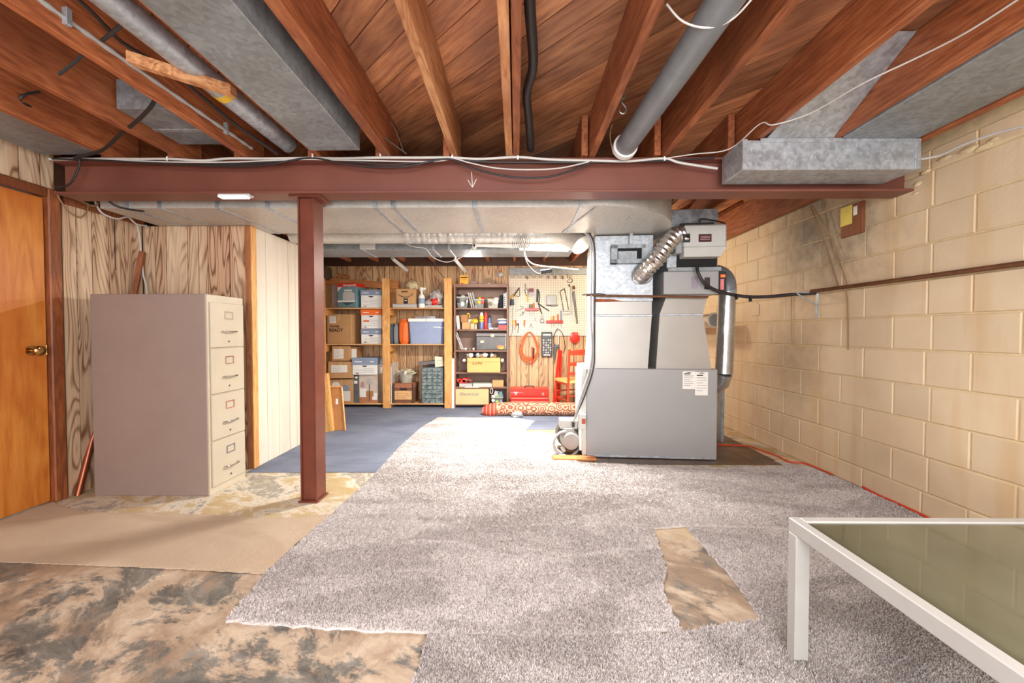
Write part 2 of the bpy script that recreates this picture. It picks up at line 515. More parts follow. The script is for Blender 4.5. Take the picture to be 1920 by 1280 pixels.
class MB:
    def __init__(s):
        s.v = []
        s.f = []
        s.T = None

    def add(s, vs, fs):
        n = len(s.v)
        if s.T is not None:
            vs = [s.T @ Vector(p) for p in vs]
        s.v += [tuple(p) for p in vs]
        s.f += [tuple(i + n for i in f) for f in fs]
        return s

    def box(s, x0, x1, y0, y1, z0, z1):
        return s.add([(x0, y0, z0), (x1, y0, z0), (x1, y1, z0), (x0, y1, z0), (x0, y0, z1), (x1, y0, z1), (x1, y1, z1), (x0, y1, z1)],
                     [(0, 3, 2, 1), (4, 5, 6, 7), (0, 1, 5, 4), (1, 2, 6, 5), (2, 3, 7, 6), (3, 0, 4, 7)])

    def cbox(s, x0, x1, y0, y1, z0, z1, c=0.004):
        """box with chamfered edges"""
        c = min(c, abs(x1 - x0) * .3, abs(y1 - y0) * .3, abs(z1 - z0) * .3)
        vs, idx = [], {}
        X, Y, Z = (x0, x1), (y0, y1), (z0, z1)
        for i in (0, 1):
            for j in (0, 1):
                for k in (0, 1):
                    sx, sy, sz = 1 - 2 * i, 1 - 2 * j, 1 - 2 * k
                    for a, d in enumerate(((0, c * sy, c * sz), (c * sx, 0, c * sz), (c * sx, c * sy, 0))):
                        idx[i, j, k, a] = len(vs)
                        vs.append((X[i] + d[0], Y[j] + d[1], Z[k] + d[2]))
        fs = []
        for i in (0, 1):
            q = [idx[i, 0, 0, 0], idx[i, 1, 0, 0], idx[i, 1, 1, 0], idx[i, 0, 1, 0]]
            fs.append(tuple(q if i else q[::-1]))
            q = [idx[0, i, 0, 1], idx[0, i, 1, 1], idx[1, i, 1, 1], idx[1, i, 0, 1]]
            fs.append(tuple(q if i else q[::-1]))
            q = [idx[0, 0, i, 2], idx[1, 0, i, 2], idx[1, 1, i, 2], idx[0, 1, i, 2]]
            fs.append(tuple(q if i else q[::-1]))
        for i in (0, 1):
            for j in (0, 1):
                fs.append((idx[i, j, 0, 0], idx[i, j, 1, 0], idx[i, j, 1, 1], idx[i, j, 0, 1]))
                fs.append((idx[i, 0, j, 0], idx[i, 1, j, 0], idx[i, 1, j, 2], idx[i, 0, j, 2]))
                fs.append((idx[0, i, j, 1], idx[1, i, j, 1], idx[1, i, j, 2], idx[0, i, j, 2]))
                for k in (0, 1):
                    fs.append((idx[i, j, k, 0], idx[i, j, k, 1], idx[i, j, k, 2]))
        return s.add(vs, fs)

    def hexa(s, bot, top):
        return s.add(list(bot) + list(top), [(0, 3, 2, 1), (4, 5, 6, 7), (0, 1, 5, 4), (1, 2, 6, 5), (2, 3, 7, 6), (3, 0, 4, 7)])

    def prism(s, poly, z0, z1):
        n = len(poly)
        return s.add([(x, y, z0) for x, y in poly] + [(x, y, z1) for x, y in poly],
                     [tuple(range(n))[::-1], tuple(range(n, 2 * n))] + [(i, (i + 1) % n, n + (i + 1) % n, n + i) for i in range(n)])

    def xzprism(s, poly, y0, y1):
        n = len(poly)
        return s.add([(x, y0, z) for x, z in poly] + [(x, y1, z) for x, z in poly],
                     [tuple(range(n)), tuple(range(n, 2 * n))[::-1]] + [(i, n + i, n + (i + 1) % n, (i + 1) % n) for i in range(n)])

    def tube(s, pts, r, n=8, smooth=0, cap=True, rfun=None):
        pts = [Vector(p) for p in pts]
        if smooth and len(pts) > 2:
            q = []
            for i in range(len(pts) - 1):
                p0, p1, p2, p3 = pts[max(i - 1, 0)], pts[i], pts[i + 1], pts[min(i + 2, len(pts) - 1)]
                for k in range(smooth):
                    t = k / smooth
                    q.append(0.5 * ((2 * p1) + (p2 - p0) * t + (2 * p0 - 5 * p1 + 4 * p2 - p3) * t * t + (3 * p1 - p0 - 3 * p2 + p3) * t ** 3))
            q.append(pts[-1])
            pts = q
        vs, fs = [], []
        up = Vector((0.13, 0.21, 0.97))
        for i, p in enumerate(pts):
            d = (pts[min(i + 1, len(pts) - 1)] - pts[max(i - 1, 0)])
            if d.length < 1e-9:
                d = Vector((0, 0, 1))
            d.normalize()
            a = up - d * up.dot(d)
            if a.length < 0.05:
                a = Vector((1, 0, 0)) - d * d.x
            a.normalize()
            up = a
            b = d.cross(a)
            rr = rfun(i / (len(pts) - 1)) if rfun else (r[i] if isinstance(r, (list, tuple)) else r)
            for k in range(n):
                t = 2 * PI * k / n
                vs.append(p + a * math.cos(t) * rr + b * math.sin(t) * rr)
        for i in range(len(pts) - 1):
            for k in range(n):
                fs.append((i * n + k, i * n + (k + 1) % n, (i + 1) * n + (k + 1) % n, (i + 1) * n + k))
        if cap:
            fs.append(tuple(range(n))[::-1])
            fs.append(tuple(range((len(pts) - 1) * n, len(pts) * n)))
        return s.add(vs, fs)

    def lathe(s, c, prof, n=20, axis='Z'):
        """prof: (radius, offset along axis)"""
        vs, fs = [], []
        c = Vector(c)
        for r, h in prof:
            for k in range(n):
                t = 2 * PI * k / n
                a, b = r * math.cos(t), r * math.sin(t)
                vs.append(c + Vector({'Z': (a, b, h), 'Y': (a, h, b), 'X': (h, a, b)}[axis]))
        for i in range(len(prof) - 1):
            for k in range(n):
                fs.append((i * n + k, i * n + (k + 1) % n, (i + 1) * n + (k + 1) % n, (i + 1) * n + k))
        fs.append(tuple(range(n))[::-1])
        fs.append(tuple(range((len(prof) - 1) * n, len(prof) * n)))
        return s.add(vs, fs)

    def blob(s, c, rad, seed=0, amt=0.25, n=10, sc=1.6):
        vs, fs = [], []
        c = Vector(c)
        for i in range(n + 1):
            th = PI * i / n
            for k in range(2 * n):
                ph = PI * k / n
                d = Vector((math.sin(th) * math.cos(ph), math.sin(th) * math.sin(ph), math.cos(th)))
                q = 1 + amt * mnoise.noise(d * sc * 2 + Vector((seed * 3.1, seed, 0)))
                vs.append(c + Vector((d.x * rad[0], d.y * rad[1], d.z * rad[2])) * q)
        for i in range(n):
            for k in range(2 * n):
                fs.append((i * 2 * n + k, (i + 1) * 2 * n + k, (i + 1) * 2 * n + (k + 1) % (2 * n), i * 2 * n + (k + 1) % (2 * n)))
        return s.add(vs, fs)

    def build(s, name, mat, parent=None, smooth=False, origin=None, kind=None, label=None):
        V = np.array(s.v, dtype=float)
        lo, hi = V.min(0), V.max(0)
        if origin is None:
            o = Vector(((lo[0] + hi[0]) / 2, (lo[1] + hi[1]) / 2, lo[2]))
        else:
            o = Vector(origin)
        V = V - np.array(o)
        me = bpy.data.meshes.new(name)
        me.from_pydata([tuple(p) for p in V], [], s.f)
        me.materials.append(mat)
        if smooth:
            me.shade_smooth()
            try:
                me.set_sharp_from_angle(angle=math.radians(40))
            except Exception:
                pass
        ob = bpy.data.objects.new(name, me)
        COL.objects.link(ob)
        WLOC[ob.name] = o
        if parent is not None:
            ob.parent = parent
            ob.location = o - WLOC[parent.name]
        else:
            ob.location = o
        if kind:
            ob['kind'] = kind
        if label:
            ob['label'] = label
        return ob


def tag(o, label=None, cat=None, group=None, kind=None):
    for k, v in (('label', label), ('category', cat), ('group', group), ('kind', kind)):
        if v:
            o[k] = v
    return o


def thing(name, loc, label, cat, group=None):
    o = bpy.data.objects.new(name, None)
    COL.objects.link(o)
    o.empty_display_size = 0.05
    o.location = loc
    WLOC[o.name] = Vector(loc)
    return tag(o, label, cat, group)


def text(name, s, size, p, mat, parent, rotz=0.0, ext=0.0006, align='LEFT', rx=PI / 2, shear=0.0, sx=1.0, ry=0.0, label=None):
    """lettering as thin raised mesh; p is its lower corner, facing the camera side (-Y) by default"""
    cu = bpy.data.curves.new(name, 'FONT')
    cu.body = s
    cu.size = size
    cu.extrude = ext
    cu.align_x = align
    cu.shear = shear
    cu.resolution_u = 3
    cu.offset = size * 0.018
    t = bpy.data.objects.new('tmp', cu)
    COL.objects.link(t)
    dg = bpy.context.evaluated_depsgraph_get()
    me = bpy.data.meshes.new_from_object(t.evaluated_get(dg))
    bpy.data.objects.remove(t)
    me.transform(Matrix.Translation(Vector((0, 0, 0))) @ Euler((rx, ry, rotz), 'XYZ').to_matrix().to_4x4() @ Matrix.Diagonal((sx, 1, 1, 1)))
    me.materials.clear()
    me.materials.append(mat)
    ob = bpy.data.objects.new(name, me)
    COL.objects.link(ob)
    WLOC[ob.name] = Vector(p)
    ob.parent = parent
    ob.location = Vector(p) - WLOC[parent.name]
    if label:
        ob['label'] = label
    return ob


def PX(px, py, X):
    y, z = UX(px, py, X)
    return Vector((X, y, z))


def rect(x0, y0, x1, y1, Y):
    xa, zb = U(x0, y0, Y)
    xb, za = U(x1, y1, Y)
    return xa, xb, za, zb


# ================================================================== SETTING
XL, XR, YB, YF = -2.87, 2.335, 5.98, -1.9
ZC = 2.325      # underside of the subfloor
ZJ = 2.09       # underside of the joists


def structure(o):
    o['kind'] = 'structure'
    return o


floor = structure(MB().box(XL - .12, XR + .12, YF - .1, YB + .12, -0.12, 0).build('floor', M_CONC))
ceiling = structure(MB().box(XL - .12, XR + .12, YF - .1, YB + .12, ZC + .02, ZC + .06).build('ceiling', M_PLANK))

# diagonal subfloor planks, each clipped to the room
def clip(poly, a, b, c):
    out = []
    for i in range(len(poly)):
        p, q = poly[i], poly[(i + 1) % len(poly)]
        dp, dq = a * p[0] + b * p[1] - c, a * q[0] + b * q[1] - c
        if dp <= 0:
            out.append(p)
        if dp * dq < 0:
            t = dp / (dp - dq)
            out.append((p[0] + (q[0] - p[0]) * t, p[1] + (q[1] - p[1]) * t))
    return out


pw = 0.128
r2 = math.sqrt(.5)
k = -40
for k in range(-30, 60):
    # planks run along (1,-1); offset along (1,1)
    s0, s1 = k * pw, (k + 1) * pw - 0.005
    L = 9
    poly = [((s0 - L) * r2, (s0 + L) * r2), ((s0 + L) * r2, (s0 - L) * r2), ((s1 + L) * r2, (s1 - L) * r2), ((s1 - L) * r2, (s1 + L) * r2)]
    for a, b_, c in ((1, 0, XR), (-1, 0, -XL), (0, 1, YB), (0, -1, -0.6)):
        poly = clip(poly, a, b_, c) if poly else poly
    if len(poly) < 3:
        continue
    dz = random.uniform(0, 0.002)
    MB().prism(poly, ZC + dz, ZC + 0.02).build('plank', M_PLANK, ceiling)

# joists: one run before the steel beam, one behind it
joists = [-2.40, -2.0, -1.605, -1.165, -0.765, -0.365, -0.043, 0.447, 0.872, 1.30, 1.705]
for x in joists + [0.0]:
    pale = x in (-0.365, -0.043, 0.447, 1.30, -1.165)
    hw = 0.019 if x not in (-0.765,) else 0.026
    if x == 0.0:
        hw = 0.018
    MB().cbox(x - hw, x + hw, -0.6, 2.56, ZJ, ZC - .001, 0.003).build('floor_joist', M_JOISTL if pale and x in (-0.365, -0.043) else M_JOIST, ceiling)
    xo = x - (0.046 if x != -0.043 else -0.018)
    if x != 0.0:
        MB().cbox(xo - .019, xo + .019, 2.40, YB - .01, ZJ, ZC - .001, 0.003).build('floor_joist', M_JOIST, ceiling)
# rim joists and plates along the side walls
MB().cbox(2.155, 2.20, -0.6, 2.40, ZJ - .01, ZC - .001).build('rim_joist', M_JOIST, ceiling)
MB().cbox(2.24, 2.30, 2.50, YB - .02, ZJ - .03, ZC - .001).build('rim_joist', M_JOIST, ceiling)
MB().cbox(XL + .0, XL + .06, -0.6, 2.5, ZJ + .055, ZC - .001).build('rim_joist', M_JOIST, ceiling)
for y in (3.9, 5.2):
    for x in (1.1, 1.55, 1.98):
        MB().tube([(x - .17, y, ZJ + .02), (x + .17, y, ZC - .03)], 0.02, 4).build('bridging', M_JOIST, ceiling)

# walls
def board_wall(wall, axis, fixed, a0, a1, z0, z1, mat, side, th=0.006, widths=(0.07, 0.16), gap=0.007):
    """vertical boards; axis 'x': wall across the view at Y=fixed, 'y': along depth at X=fixed"""
    a = a0
    while a < a1 - 0.01:
        wv = random.uniform(*widths)
        b = min(a + wv, a1)
        if a1 - b < 0.04:
            b = a1
        d = th + random.uniform(-.0008, .0008)
        if axis == 'x':
            q = sorted((fixed, fixed + side * d))
            MB().box(a, b - gap, q[0], q[1], z0, z1).build('panel_board', mat, wall)
        else:
            q = sorted((fixed, fixed + side * d))
            MB().box(q[0], q[1], a, b - gap, z0, z1).build('panel_board', mat, wall)
        a = b


M_GROOVE = plain('panel_groove', (70, 42, 26), 0.6)
M_GROOVEW = plain('pale_panel_groove', (150, 132, 112), 0.6)
wl = MB()
wl.box(XL - .1, XL - .007, YF, 1.62, 0, ZC).box(XL - .1, XL - .007, 1.62, 2.47, 1.90, ZC).box(XL - .1, XL - .007, 2.47, YB, 0, ZC)
wall_left = structure(wl.build('wall_left', M_GROOVE))
board_wall(wall_left, 'y', XL - .007, -0.2, 1.54, 0, 2.15, M_PANEL, 1)
board_wall(wall_left, 'y', XL - .007, 1.54, 2.515, 1.935, 2.15, M_PANEL, 1, widths=(.09, .16))
board_wall(wall_left, 'y', XL - .007, 2.55, 3.10, 0, 1.868, M_PANEL, 1, widths=(.06, .15))
board_wall(wall_left, 'y', XL - .007, 4.2, YB, 0, 2.05, M_PANELB, 1)
trim = structure(MB().box(XL, XL + .02, 2.55, 3.1, 1.868, 1.905).build('trim_1', M_REDWOOD))

XW = -2.03
wc = MB()
wc.box(XL, XW - .008, 3.108, 4.10, 0, 1.868)
wall_closet = structure(wc.build('wall_closet', M_GROOVE))
board_wall(wall_closet, 'x', 3.108, XL, XW - .03, 0, 1.868, M_PANEL, -1, widths=(.07, .17))
board_wall(wall_closet, 'y', XW - .008, 3.15, 4.10, 0, 1.868, M_WPANEL, 1, widths=(.10, .18), gap=0.004)
MB().box(XL + .01, XW, 4.10, 4.106, 0, 1.868).build('panel_board', M_WPANEL, wall_closet)
structure(MB().cbox(XW - .045, XW + .002, 3.088, 3.104, 0, 1.868).build('trim_2', wood('tan_trim_wood', (140, 84, 50), (172, 112, 72), (190, 134, 92), 'Z', 0.5, 1, 9, .5, False, .05)))
structure(MB().cbox(XW + .000, XW + .008, 3.09, 3.15, 0, 1.868).build('trim_3', M_PINE))

wall_back = structure(MB().box(XL, XR, YB + .008, YB + .1, 0, ZC).build('wall_back', M_GROOVE))
board_wall(wall_back, 'x', YB + .008, XL, XR, 0, 2.03, M_PANELB, -1, widths=(.06, .15))
structure(MB().box(XL - .1, XR + .1, YF - .1, YF, 0, ZC).build('wall_rear', plain('rear_wall_paint', (214, 200, 180), 0.7)))

# right wall of painted blocks
wall_right = structure(MB().box(XR + .006, XR + .12, YF, YB + .1, 0, ZC).build('wall_right', M_MORTAR))
gapb = 0.007
course = [-0.065] + [0.138 + .203 * i for i in range(11)]
evens = [1.08, 1.49, 1.896, 2.305, 2.532] + [2.532 + .403 * i for i in range(1, 9)]
odds = [0.88, 1.285, 1.69, 2.10, 2.335] + [2.335 + .405 * i for i in range(1, 10)]
blk = {}
for i in range(len(course) - 1):
    z0, z1 = max(course[i], 0), course[i + 1]
    seq = evens if i % 2 == 1 else odds
    seq = [y for y in seq if y < YB] + [YB]
    seq = [seq[0] - .405 * 2, seq[0] - .405] + seq
    jit = [0] + [random.uniform(-.006, .006) for _ in seq[1:-1]] + [0]
    zt = ZJ - .005 if i == len(course) - 2 else z1
    for a, b in zip([s + j for s, j in zip(seq, jit)][:-1], [s + j for s, j in zip(seq, jit)][1:]):
        if b - a < 0.05:
            continue
        if 2.40 < (a + b) / 2 < 2.62 and z0 > 1.85:
            b = min(b, 2.9)
        MB().cbox(XR - random.uniform(0, .003), XR + .03, a + gapb / 2, b - gapb / 2, z0 + gapb / 2, zt - gapb / 2, 0.005).build('block', M_BLOCK, wall_right)
# ragged mortar smears near the beam pocket
for (px, py, s) in ((1735, 322, .03), (1770, 296, .035), (1815, 280, .05), (1843, 275, .04), (1862, 262, .03), (1720, 345, .03), (1716, 362, .02)):
    y, z = UX(px, py, XR - .004)
    MB().blob((XR, y, z), (.012, s, s * .4), px, 0.5, 6).build('mortar_smear', M_MORTAR, wall_right, True)

# door with frame in the left wall
door = structure(thing('door_1', (XL - .02, 2.06, 0), None, None))
MB().cbox(XL - .045, XL - .008, 1.66, 2.455, 0.012, 1.872).build('door_leaf', M_DOOR, door)
MB().cbox(XL - .05, XL + .018, 2.46, 2.53, 0, 1.935, .006).build('door_jamb', M_REDWOOD, door)
MB().cbox(XL - .05, XL + .018, 1.56, 1.62, 0, 1.935, .006).build('door_jamb', M_REDWOOD, door)
MB().cbox(XL - .05, XL + .018, 1.622, 2.458, 1.88, 1.935, .006).build('door_head', M_REDWOOD, door)
yk, zk = UX(70, 657, XL + .03)
kb = MB().lathe((XL - .008, yk, zk), [(.030, 0), (.030, .004), (.012, .008), (.011, .028), (.022, .034), (.029, .045), (.029, .056), (.020, .066), (.004, .069)], 20, 'X').build('door_knob', M_BRASS, door, True)
MB().cbox(XL - .012, XL - .006, 2.45, 2.457, zk - .03, zk + .03).build('latch_plate', M_BRASS, door)

# dark floor tiles beside and under the furnace
M_TILE = plain('brown_black_tile', (92, 74, 60), 0.4, 0, 0.35, 7.0)
tx0, ty0, ts = 0.30, 3.22, 0.229
for i in range(9):
    for j in range(9):
        x, y = tx0 + i * ts, ty0 + j * ts
        if x < 1.5 and j > 1:
            continue
        if x + ts > XR:
            continue
        MB().cbox(x, x + ts - .004, y, y + ts - .004, 0.0, 0.004, .001).build('floor_tile', M_TILE, floor)

# ================================================================== CARPETS
def inside(poly, pts):
    x, y = pts[:, 0], pts[:, 1]
    r = np.zeros(len(pts), bool)
    n = len(poly)
    for i in range(n):
        x0, y0 = poly[i]
        x1, y1 = poly[(i + 1) % n]
        if y0 == y1:
            continue
        c = (y0 > y) != (y1 > y)
        r ^= c & (x < (x1 - x0) * (y - y0) / (y1 - y0) + x0)
    return r


def ragged(poly, step=0.02, amp=0.006):
    out = []
    for i in range(len(poly)):
        a, b = Vector(poly[i]), Vector(poly[(i + 1) % len(poly)])
        n = max(1, int((b - a).length / step))
        for k in range(n):
            p = a.lerp(b, k / n)
            out.append((p.x + random.uniform(-amp, amp), p.y + random.uniform(-amp, amp)))
    return out


def carpet(name, poly, z1, mat, label, tuft=None, amp=0.006):
    rp = ragged(poly, 0.02, amp)
    o = MB().prism(rp, 0.0015 if z1 < .008 else 0.0, z1).build(name, mat)
    tag(o, label, 'carpet', None)
    if tuft:
        ymax, n, hgt = tuft
        P = np.array(rp)
        lo, hi = P.min(0), P.max(0)
        # more tufts where the photograph shows them large
        yy = 0.35 * (ymax / 0.35) ** np.random.rand(n)
        q = np.stack([np.random.rand(n) * (hi[0] - lo[0]) + lo[0], yy], 1)
        q = q[inside([tuple(p) for p in rp], q)]
        m = len(q)
        ang = np.random.rand(m) * 2 * PI
        ln = np.random.uniform(.4, 1.0, m) * hgt * np.clip(1.25 - q[:, 1] * .2, .35, 1)
        wd = 0.0018 + 0.0016 * np.random.rand(m) + 0.0007 * q[:, 1]
        tilt = np.random.rand(m, 2) * .012 - .006
        dx, dy = np.cos(ang) * wd, np.sin(ang) * wd
        V = np.empty((m, 3, 3))
        V[:, 0] = np.stack([q[:, 0] - dx, q[:, 1] - dy, np.full(m, z1)], 1)
        V[:, 1] = np.stack([q[:, 0] + dx, q[:, 1] + dy, np.full(m, z1)], 1)
        V[:, 2] = np.stack([q[:, 0] + tilt[:, 0], q[:, 1] + tilt[:, 1], z1 + ln], 1)
        org = WLOC[o.name]
        V -= np.array(org)
        me = bpy.data.meshes.new('carpet_pile')
        me.vertices.add(m * 3)
        me.vertices.foreach_set('co', V.reshape(-1))
        me.loops.add(m * 3)
        me.loops.foreach_set('vertex_index', np.arange(m * 3, dtype=np.int32))
        me.polygons.add(m)
        me.polygons.foreach_set('loop_start', np.arange(0, m * 3, 3, dtype=np.int32))
        me.polygons.foreach_set('loop_total', np.full(m, 3, dtype=np.int32))
        me.update(calc_edges=True)
        me.materials.append(mat)
        po = bpy.data.objects.new('carpet_pile', me)
        COL.objects.link(po)
        po.parent = o
        po['kind'] = 'stuff'
    return o


def fp(lst, z=0.0):
    return [UF(a, b, z) for a, b in lst]


WX = XR - 0.012
pm = fp([(822, 783), (962, 784), (1003, 790), (986, 806), (992, 824), (1040, 838), (1062, 856), (1087, 868), (1200, 873), (1350, 878), (1480, 876)])
pm += [(WX - .22, 3.30), (WX - .01, 3.12), (WX, 2.62), (WX - .02, 2.30)]
pm += fp([(1480, 993), (1290, 988), (1225, 992), (1238, 1030), (1249, 1070), (1243, 1108), (1256, 1140), (1280, 1184), (1200, 1190), (1000, 1196), (800, 1190), (600, 1180), (425, 1167), (495, 1078), (560, 1020), (640, 950), (700, 893), (750, 838), (790, 802)])
carpet('shag_carpet', pm, 0.009, M_CARPET, 'large pale grey shag carpet spread over the middle of the floor', (4.6, 620000, .011))
p2 = fp([(1287, 990), (1480, 996)]) + [(WX - .03, 2.28), (WX - .02, 1.2), (WX - .02, 0.25), (1.0, 0.25)]
p2 += fp([(1536, 1278), (1500, 1225), (1467, 1190), (1427, 1163), (1372, 1085), (1330, 1040)])
carpet('shag_carpet', p2, 0.005, M_CARPET, 'pale grey shag carpet piece lying beneath the glass table', (2.6, 260000, .011))
p3 = fp([(776, 1279), (790, 1225), (800, 1193), (1000, 1199), (1200, 1194), (1282, 1187), (1360, 1172), (1425, 1165), (1464, 1192), (1498, 1227), (1534, 1279)])
p3 = p3 + [(0.75, 0.25), (-0.35, 0.25)]
carpet('shag_carpet', p3, 0.007, M_CARPET, 'narrow pale grey shag carpet strip nearest the camera, below the bare floor patch', (1.9, 260000, .011))
pb_ = [(XL + .004, 1.90)] + [(XL + .004, 2.46)] + fp([(110, 950), (150, 958), (200, 962), (300, 963), (440, 969), (560, 972), (640, 962)]) + fp([(560, 1015), (497, 1077), (400, 1071), (250, 1064), (100, 1058), (0, 1055)])
carpet('carpet_runner', pb_, 0.006, M_BEIGEC, 'beige ribbed carpet offcut in front of the door', None, 0.003)
pbl = [(XW + .004, 3.005), (-0.6, 3.02), (0.0, 3.6), (0.0, 4.36), (0.60, 4.38), (1.1, 4.6), (1.1, 5.97), (XL + .01, 5.97), (XL + .01, 4.12), (XW + .004, 4.12)]
carpet('office_carpet', pbl, 0.004, M_BLUEC, 'flat blue grey carpet under the storage shelves', None, 0.003)

# ================================================================== STEEL BEAM, POST
BY0, BY1 = 2.42, 2.56
BZ0, BZ1 = 1.884, 2.086
bm = thing('steel_beam', (-.25, 2.49, BZ0), 'red-brown steel beam spanning the room under the joists', 'beam')
MB().cbox(XL + .10, XR, BY0, BY1, BZ0, BZ0 + .014, .002).build('flange', M_BEAM, bm)
MB().cbox(XL + .10, XR, BY0, BY1, BZ1 - .014, BZ1, .002).build('flange', M_BEAM, bm)
MB().box(XL + .10, XR, BY0 + .062, BY0 + .074, BZ0 + .014, BZ1 - .014).build('web', M_BEAM, bm)
ax, az = U(884, 334, BY0 + .06)
mk = MB()
for a, b in (((884, 322), (886, 350)), ((877, 337), (885.5, 351)), ((893, 336), (886, 351))):
    mk.tube([P3(*a, BY0 + .0605), P3(*b, BY0 + .0605)], .0022, 5)
mk.build('chalk_arrow', M_WHITE, bm, label='white arrow drawn pointing down')['kind'] = 'stuff'

pt = thing('steel_post', (-1.285, 2.50, 0), 'red-brown steel column standing beneath the beam', 'post')
xa, _ = U(564, 900, 2.48)
xb, _ = U(594, 900, 2.48)
MB().cbox(xa, xa + .009, 2.475, 2.60, 0.012, BZ0 - .01, .002).build('flange', M_POST, pt)
MB().cbox(xb - .009, xb, 2.475, 2.60, 0.012, BZ0 - .01, .002).build('flange', M_POST, pt)
MB().box(xa + .009, xb - .009, 2.492, 2.502, 0.012, BZ0 - .01).build('web', M_POST, pt)
MB().cbox(xa - .04, xb + .05, 2.45, 2.60, BZ0 - .010, BZ0 - .001, .002).build('cap_plate', M_POST, pt)
MB().cbox(xa - .012, xb + .012, 2.465, 2.61, 0.0, 0.012, .002).build('base_plate', M_POST, pt)

# LED bar lamp clipped under the beam
x0, _ = U(412, 368, 2.44)
x1, _ = U(468, 368, 2.44)
lb = thing('led_bar_lamp', ((x0 + x1) / 2, 2.44, 1.863), 'small white glowing light bar fixed below the beam', 'lamp')
MB().cbox(x0, x1 + .012, 2.42, 2.465, 1.868, BZ0 - .001, .003).build('housing', M_LGREY, lb)
MB().cbox(x0 + .004, x1 - .012, 2.418, 2.460, 1.863, 1.868, .001).build('diffuser', M_LED, lb)

# ================================================================== DUCTS ABOVE THE FRONT HALF
def duct(name, x0, x1, y0, y1, z0, z1, mat, label, seams=(), axis='y', extra=None):
    t = thing(name, ((x0 + x1) / 2, (y0 + y1) / 2, z0), label, 'duct')
    MB().cbox(x0, x1, y0, y1, z0, z1, .003).build('duct_body', mat, t)
    for s in seams:
        if axis == 'y':
            MB().cbox(x0 - .004, x1 + .004, s, s + .03, z0 - .004, z1 - .01, .002).build('seam_cleat', M_GALV, t)
        else:
            MB().cbox(s, s + .03, y0 - .004, y1 + .004, z0 - .004, z1 - .002, .002).build('seam_cleat', M_GALV, t)
    return t


duct('supply_duct', -1.135, -.858, -.5, 2.24, 2.052, 2.30, M_GALVD, 'long grey sheet-metal duct hanging between the pipe bay and the widest joist')
duct('return_pan', 1.73, 2.13, -.5, 2.19, 2.082, 2.25, M_GALVD, 'wide flat grey duct filling the joist bay beside the block wall')
duct('wall_duct', -2.79, -2.43, 1.75, 2.385, 2.10, 2.28, M_GALVD, 'short grey duct in the corner above the door')
duct('joist_duct', -1.97, -1.64, 2.0, 2.385, 2.155, 2.30, M_GALVD, 'dark grey duct between joists behind the curved black cable', (2.2,))

bt = thing('duct_boot', (1.68, 2.3, 1.92), 'galvanized rectangular duct box mounted across the beam by the block wall', 'duct')
MB().cbox(1.207, 2.145, 2.20, 2.418, 1.922, 2.080, .003).build('box_body', M_GALV, bt)
MB().cbox(1.207, 1.232, 2.196, 2.2, 1.924, 2.084, .001).build('flange_strip', M_GALV, bt)
MB().cbox(2.12, 2.149, 2.196, 2.2, 1.924, 2.084, .001).build('flange_strip', M_GALV, bt)
MB().cbox(1.30, 2.12, 2.194, 2.2, 2.066, 2.088, .001).build('flange_strip', M_GALV, bt)
sc = MB()
for i in range(3):
    px = 1515 + i * 16
    sc.tube([P3(px, 297, 2.1985), P3(px + 6, 288, 2.1985)], .0012, 4)
sc.build('pencil_mark', M_INKG, bt)['kind'] = 'stuff'
MB().hexa([(1.335, 2.19, 2.088), (1.683, 2.19, 2.088), (1.683, 2.30, 2.088), (1.335, 2.30, 2.088)],
          [(1.45, 1.75, 2.32), (1.683, 1.75, 2.32), (1.683, 2.1, 2.32), (1.45, 2.1, 2.32)]).build('riser', M_GALV, bt)

vp = thing('vent_pipe', (.64, .9, 2.05), 'thick dark grey round pipe running beneath the subfloor planks', 'pipe')
MB().tube([(.69, -.5, 2.125), (.672, 1.2, 2.12), (.62, 2.335, 2.112)], .058, 24, 3).build('pipe_body', M_PVCG, vp, True)
MB().tube([(.62, 2.325, 2.112), (.619, 2.36, 2.110)], .069, 24).build('pipe_collar', M_WHITE, vp, True, label='white collar')

gp = thing('galvanized_pipe', (-1.36, 1.2, 2.12), 'round galvanized pipe with a yellow tape band between two joists', 'pipe')
MB().tube([(-1.36, -.5, 2.165), (-1.35, 2.41, 2.165)], .048, 20).build('pipe_body', M_GALV, gp, True)
y_, z_ = 1.72, 2.165
MB().tube([(-1.352, 1.85, 2.165), (-1.352, 1.89, 2.165)], .0492, 20).build('tape_band', M_YEL, gp, True, label='yellow tape band')

tag(MB().tube([(.055, -.4, 2.23), (.07, .6, 2.22), (.06, 1.1, 2.215), (.045, 1.4, 2.21), (.072, 1.75, 2.2), (.05, 1.95, 2.19), (.066, 2.15, 2.17), (.085, 2.41, 2.13)], .021, 10, 6).build('black_hose', M_CABLEB, None, True),
    'thick black hose running along the doubled middle joist', 'hose')
fx = MB()
fx.tube([(-1.578, -.4, 2.165), (-1.578, 1.0, 2.16), (-1.578, 1.6, 2.15), (-1.57, 2.41, 2.145)], 0, 8, 40, rfun=lambda t: .0085 + .0016 * math.sin(t * 900))
t_ = thing('flexible_conduit', (-1.578, 1, 2.15), 'grey armoured flexible conduit strapped to the side of a joist', 'conduit')
fx.build('conduit_body', M_CABLEG, t_, True)
for y in (1.42, 2.2):
    MB().cbox(-1.585, -1.566, y, y + .02, 2.13, 2.19, .002).build('conduit_strap', M_GALV, t_)

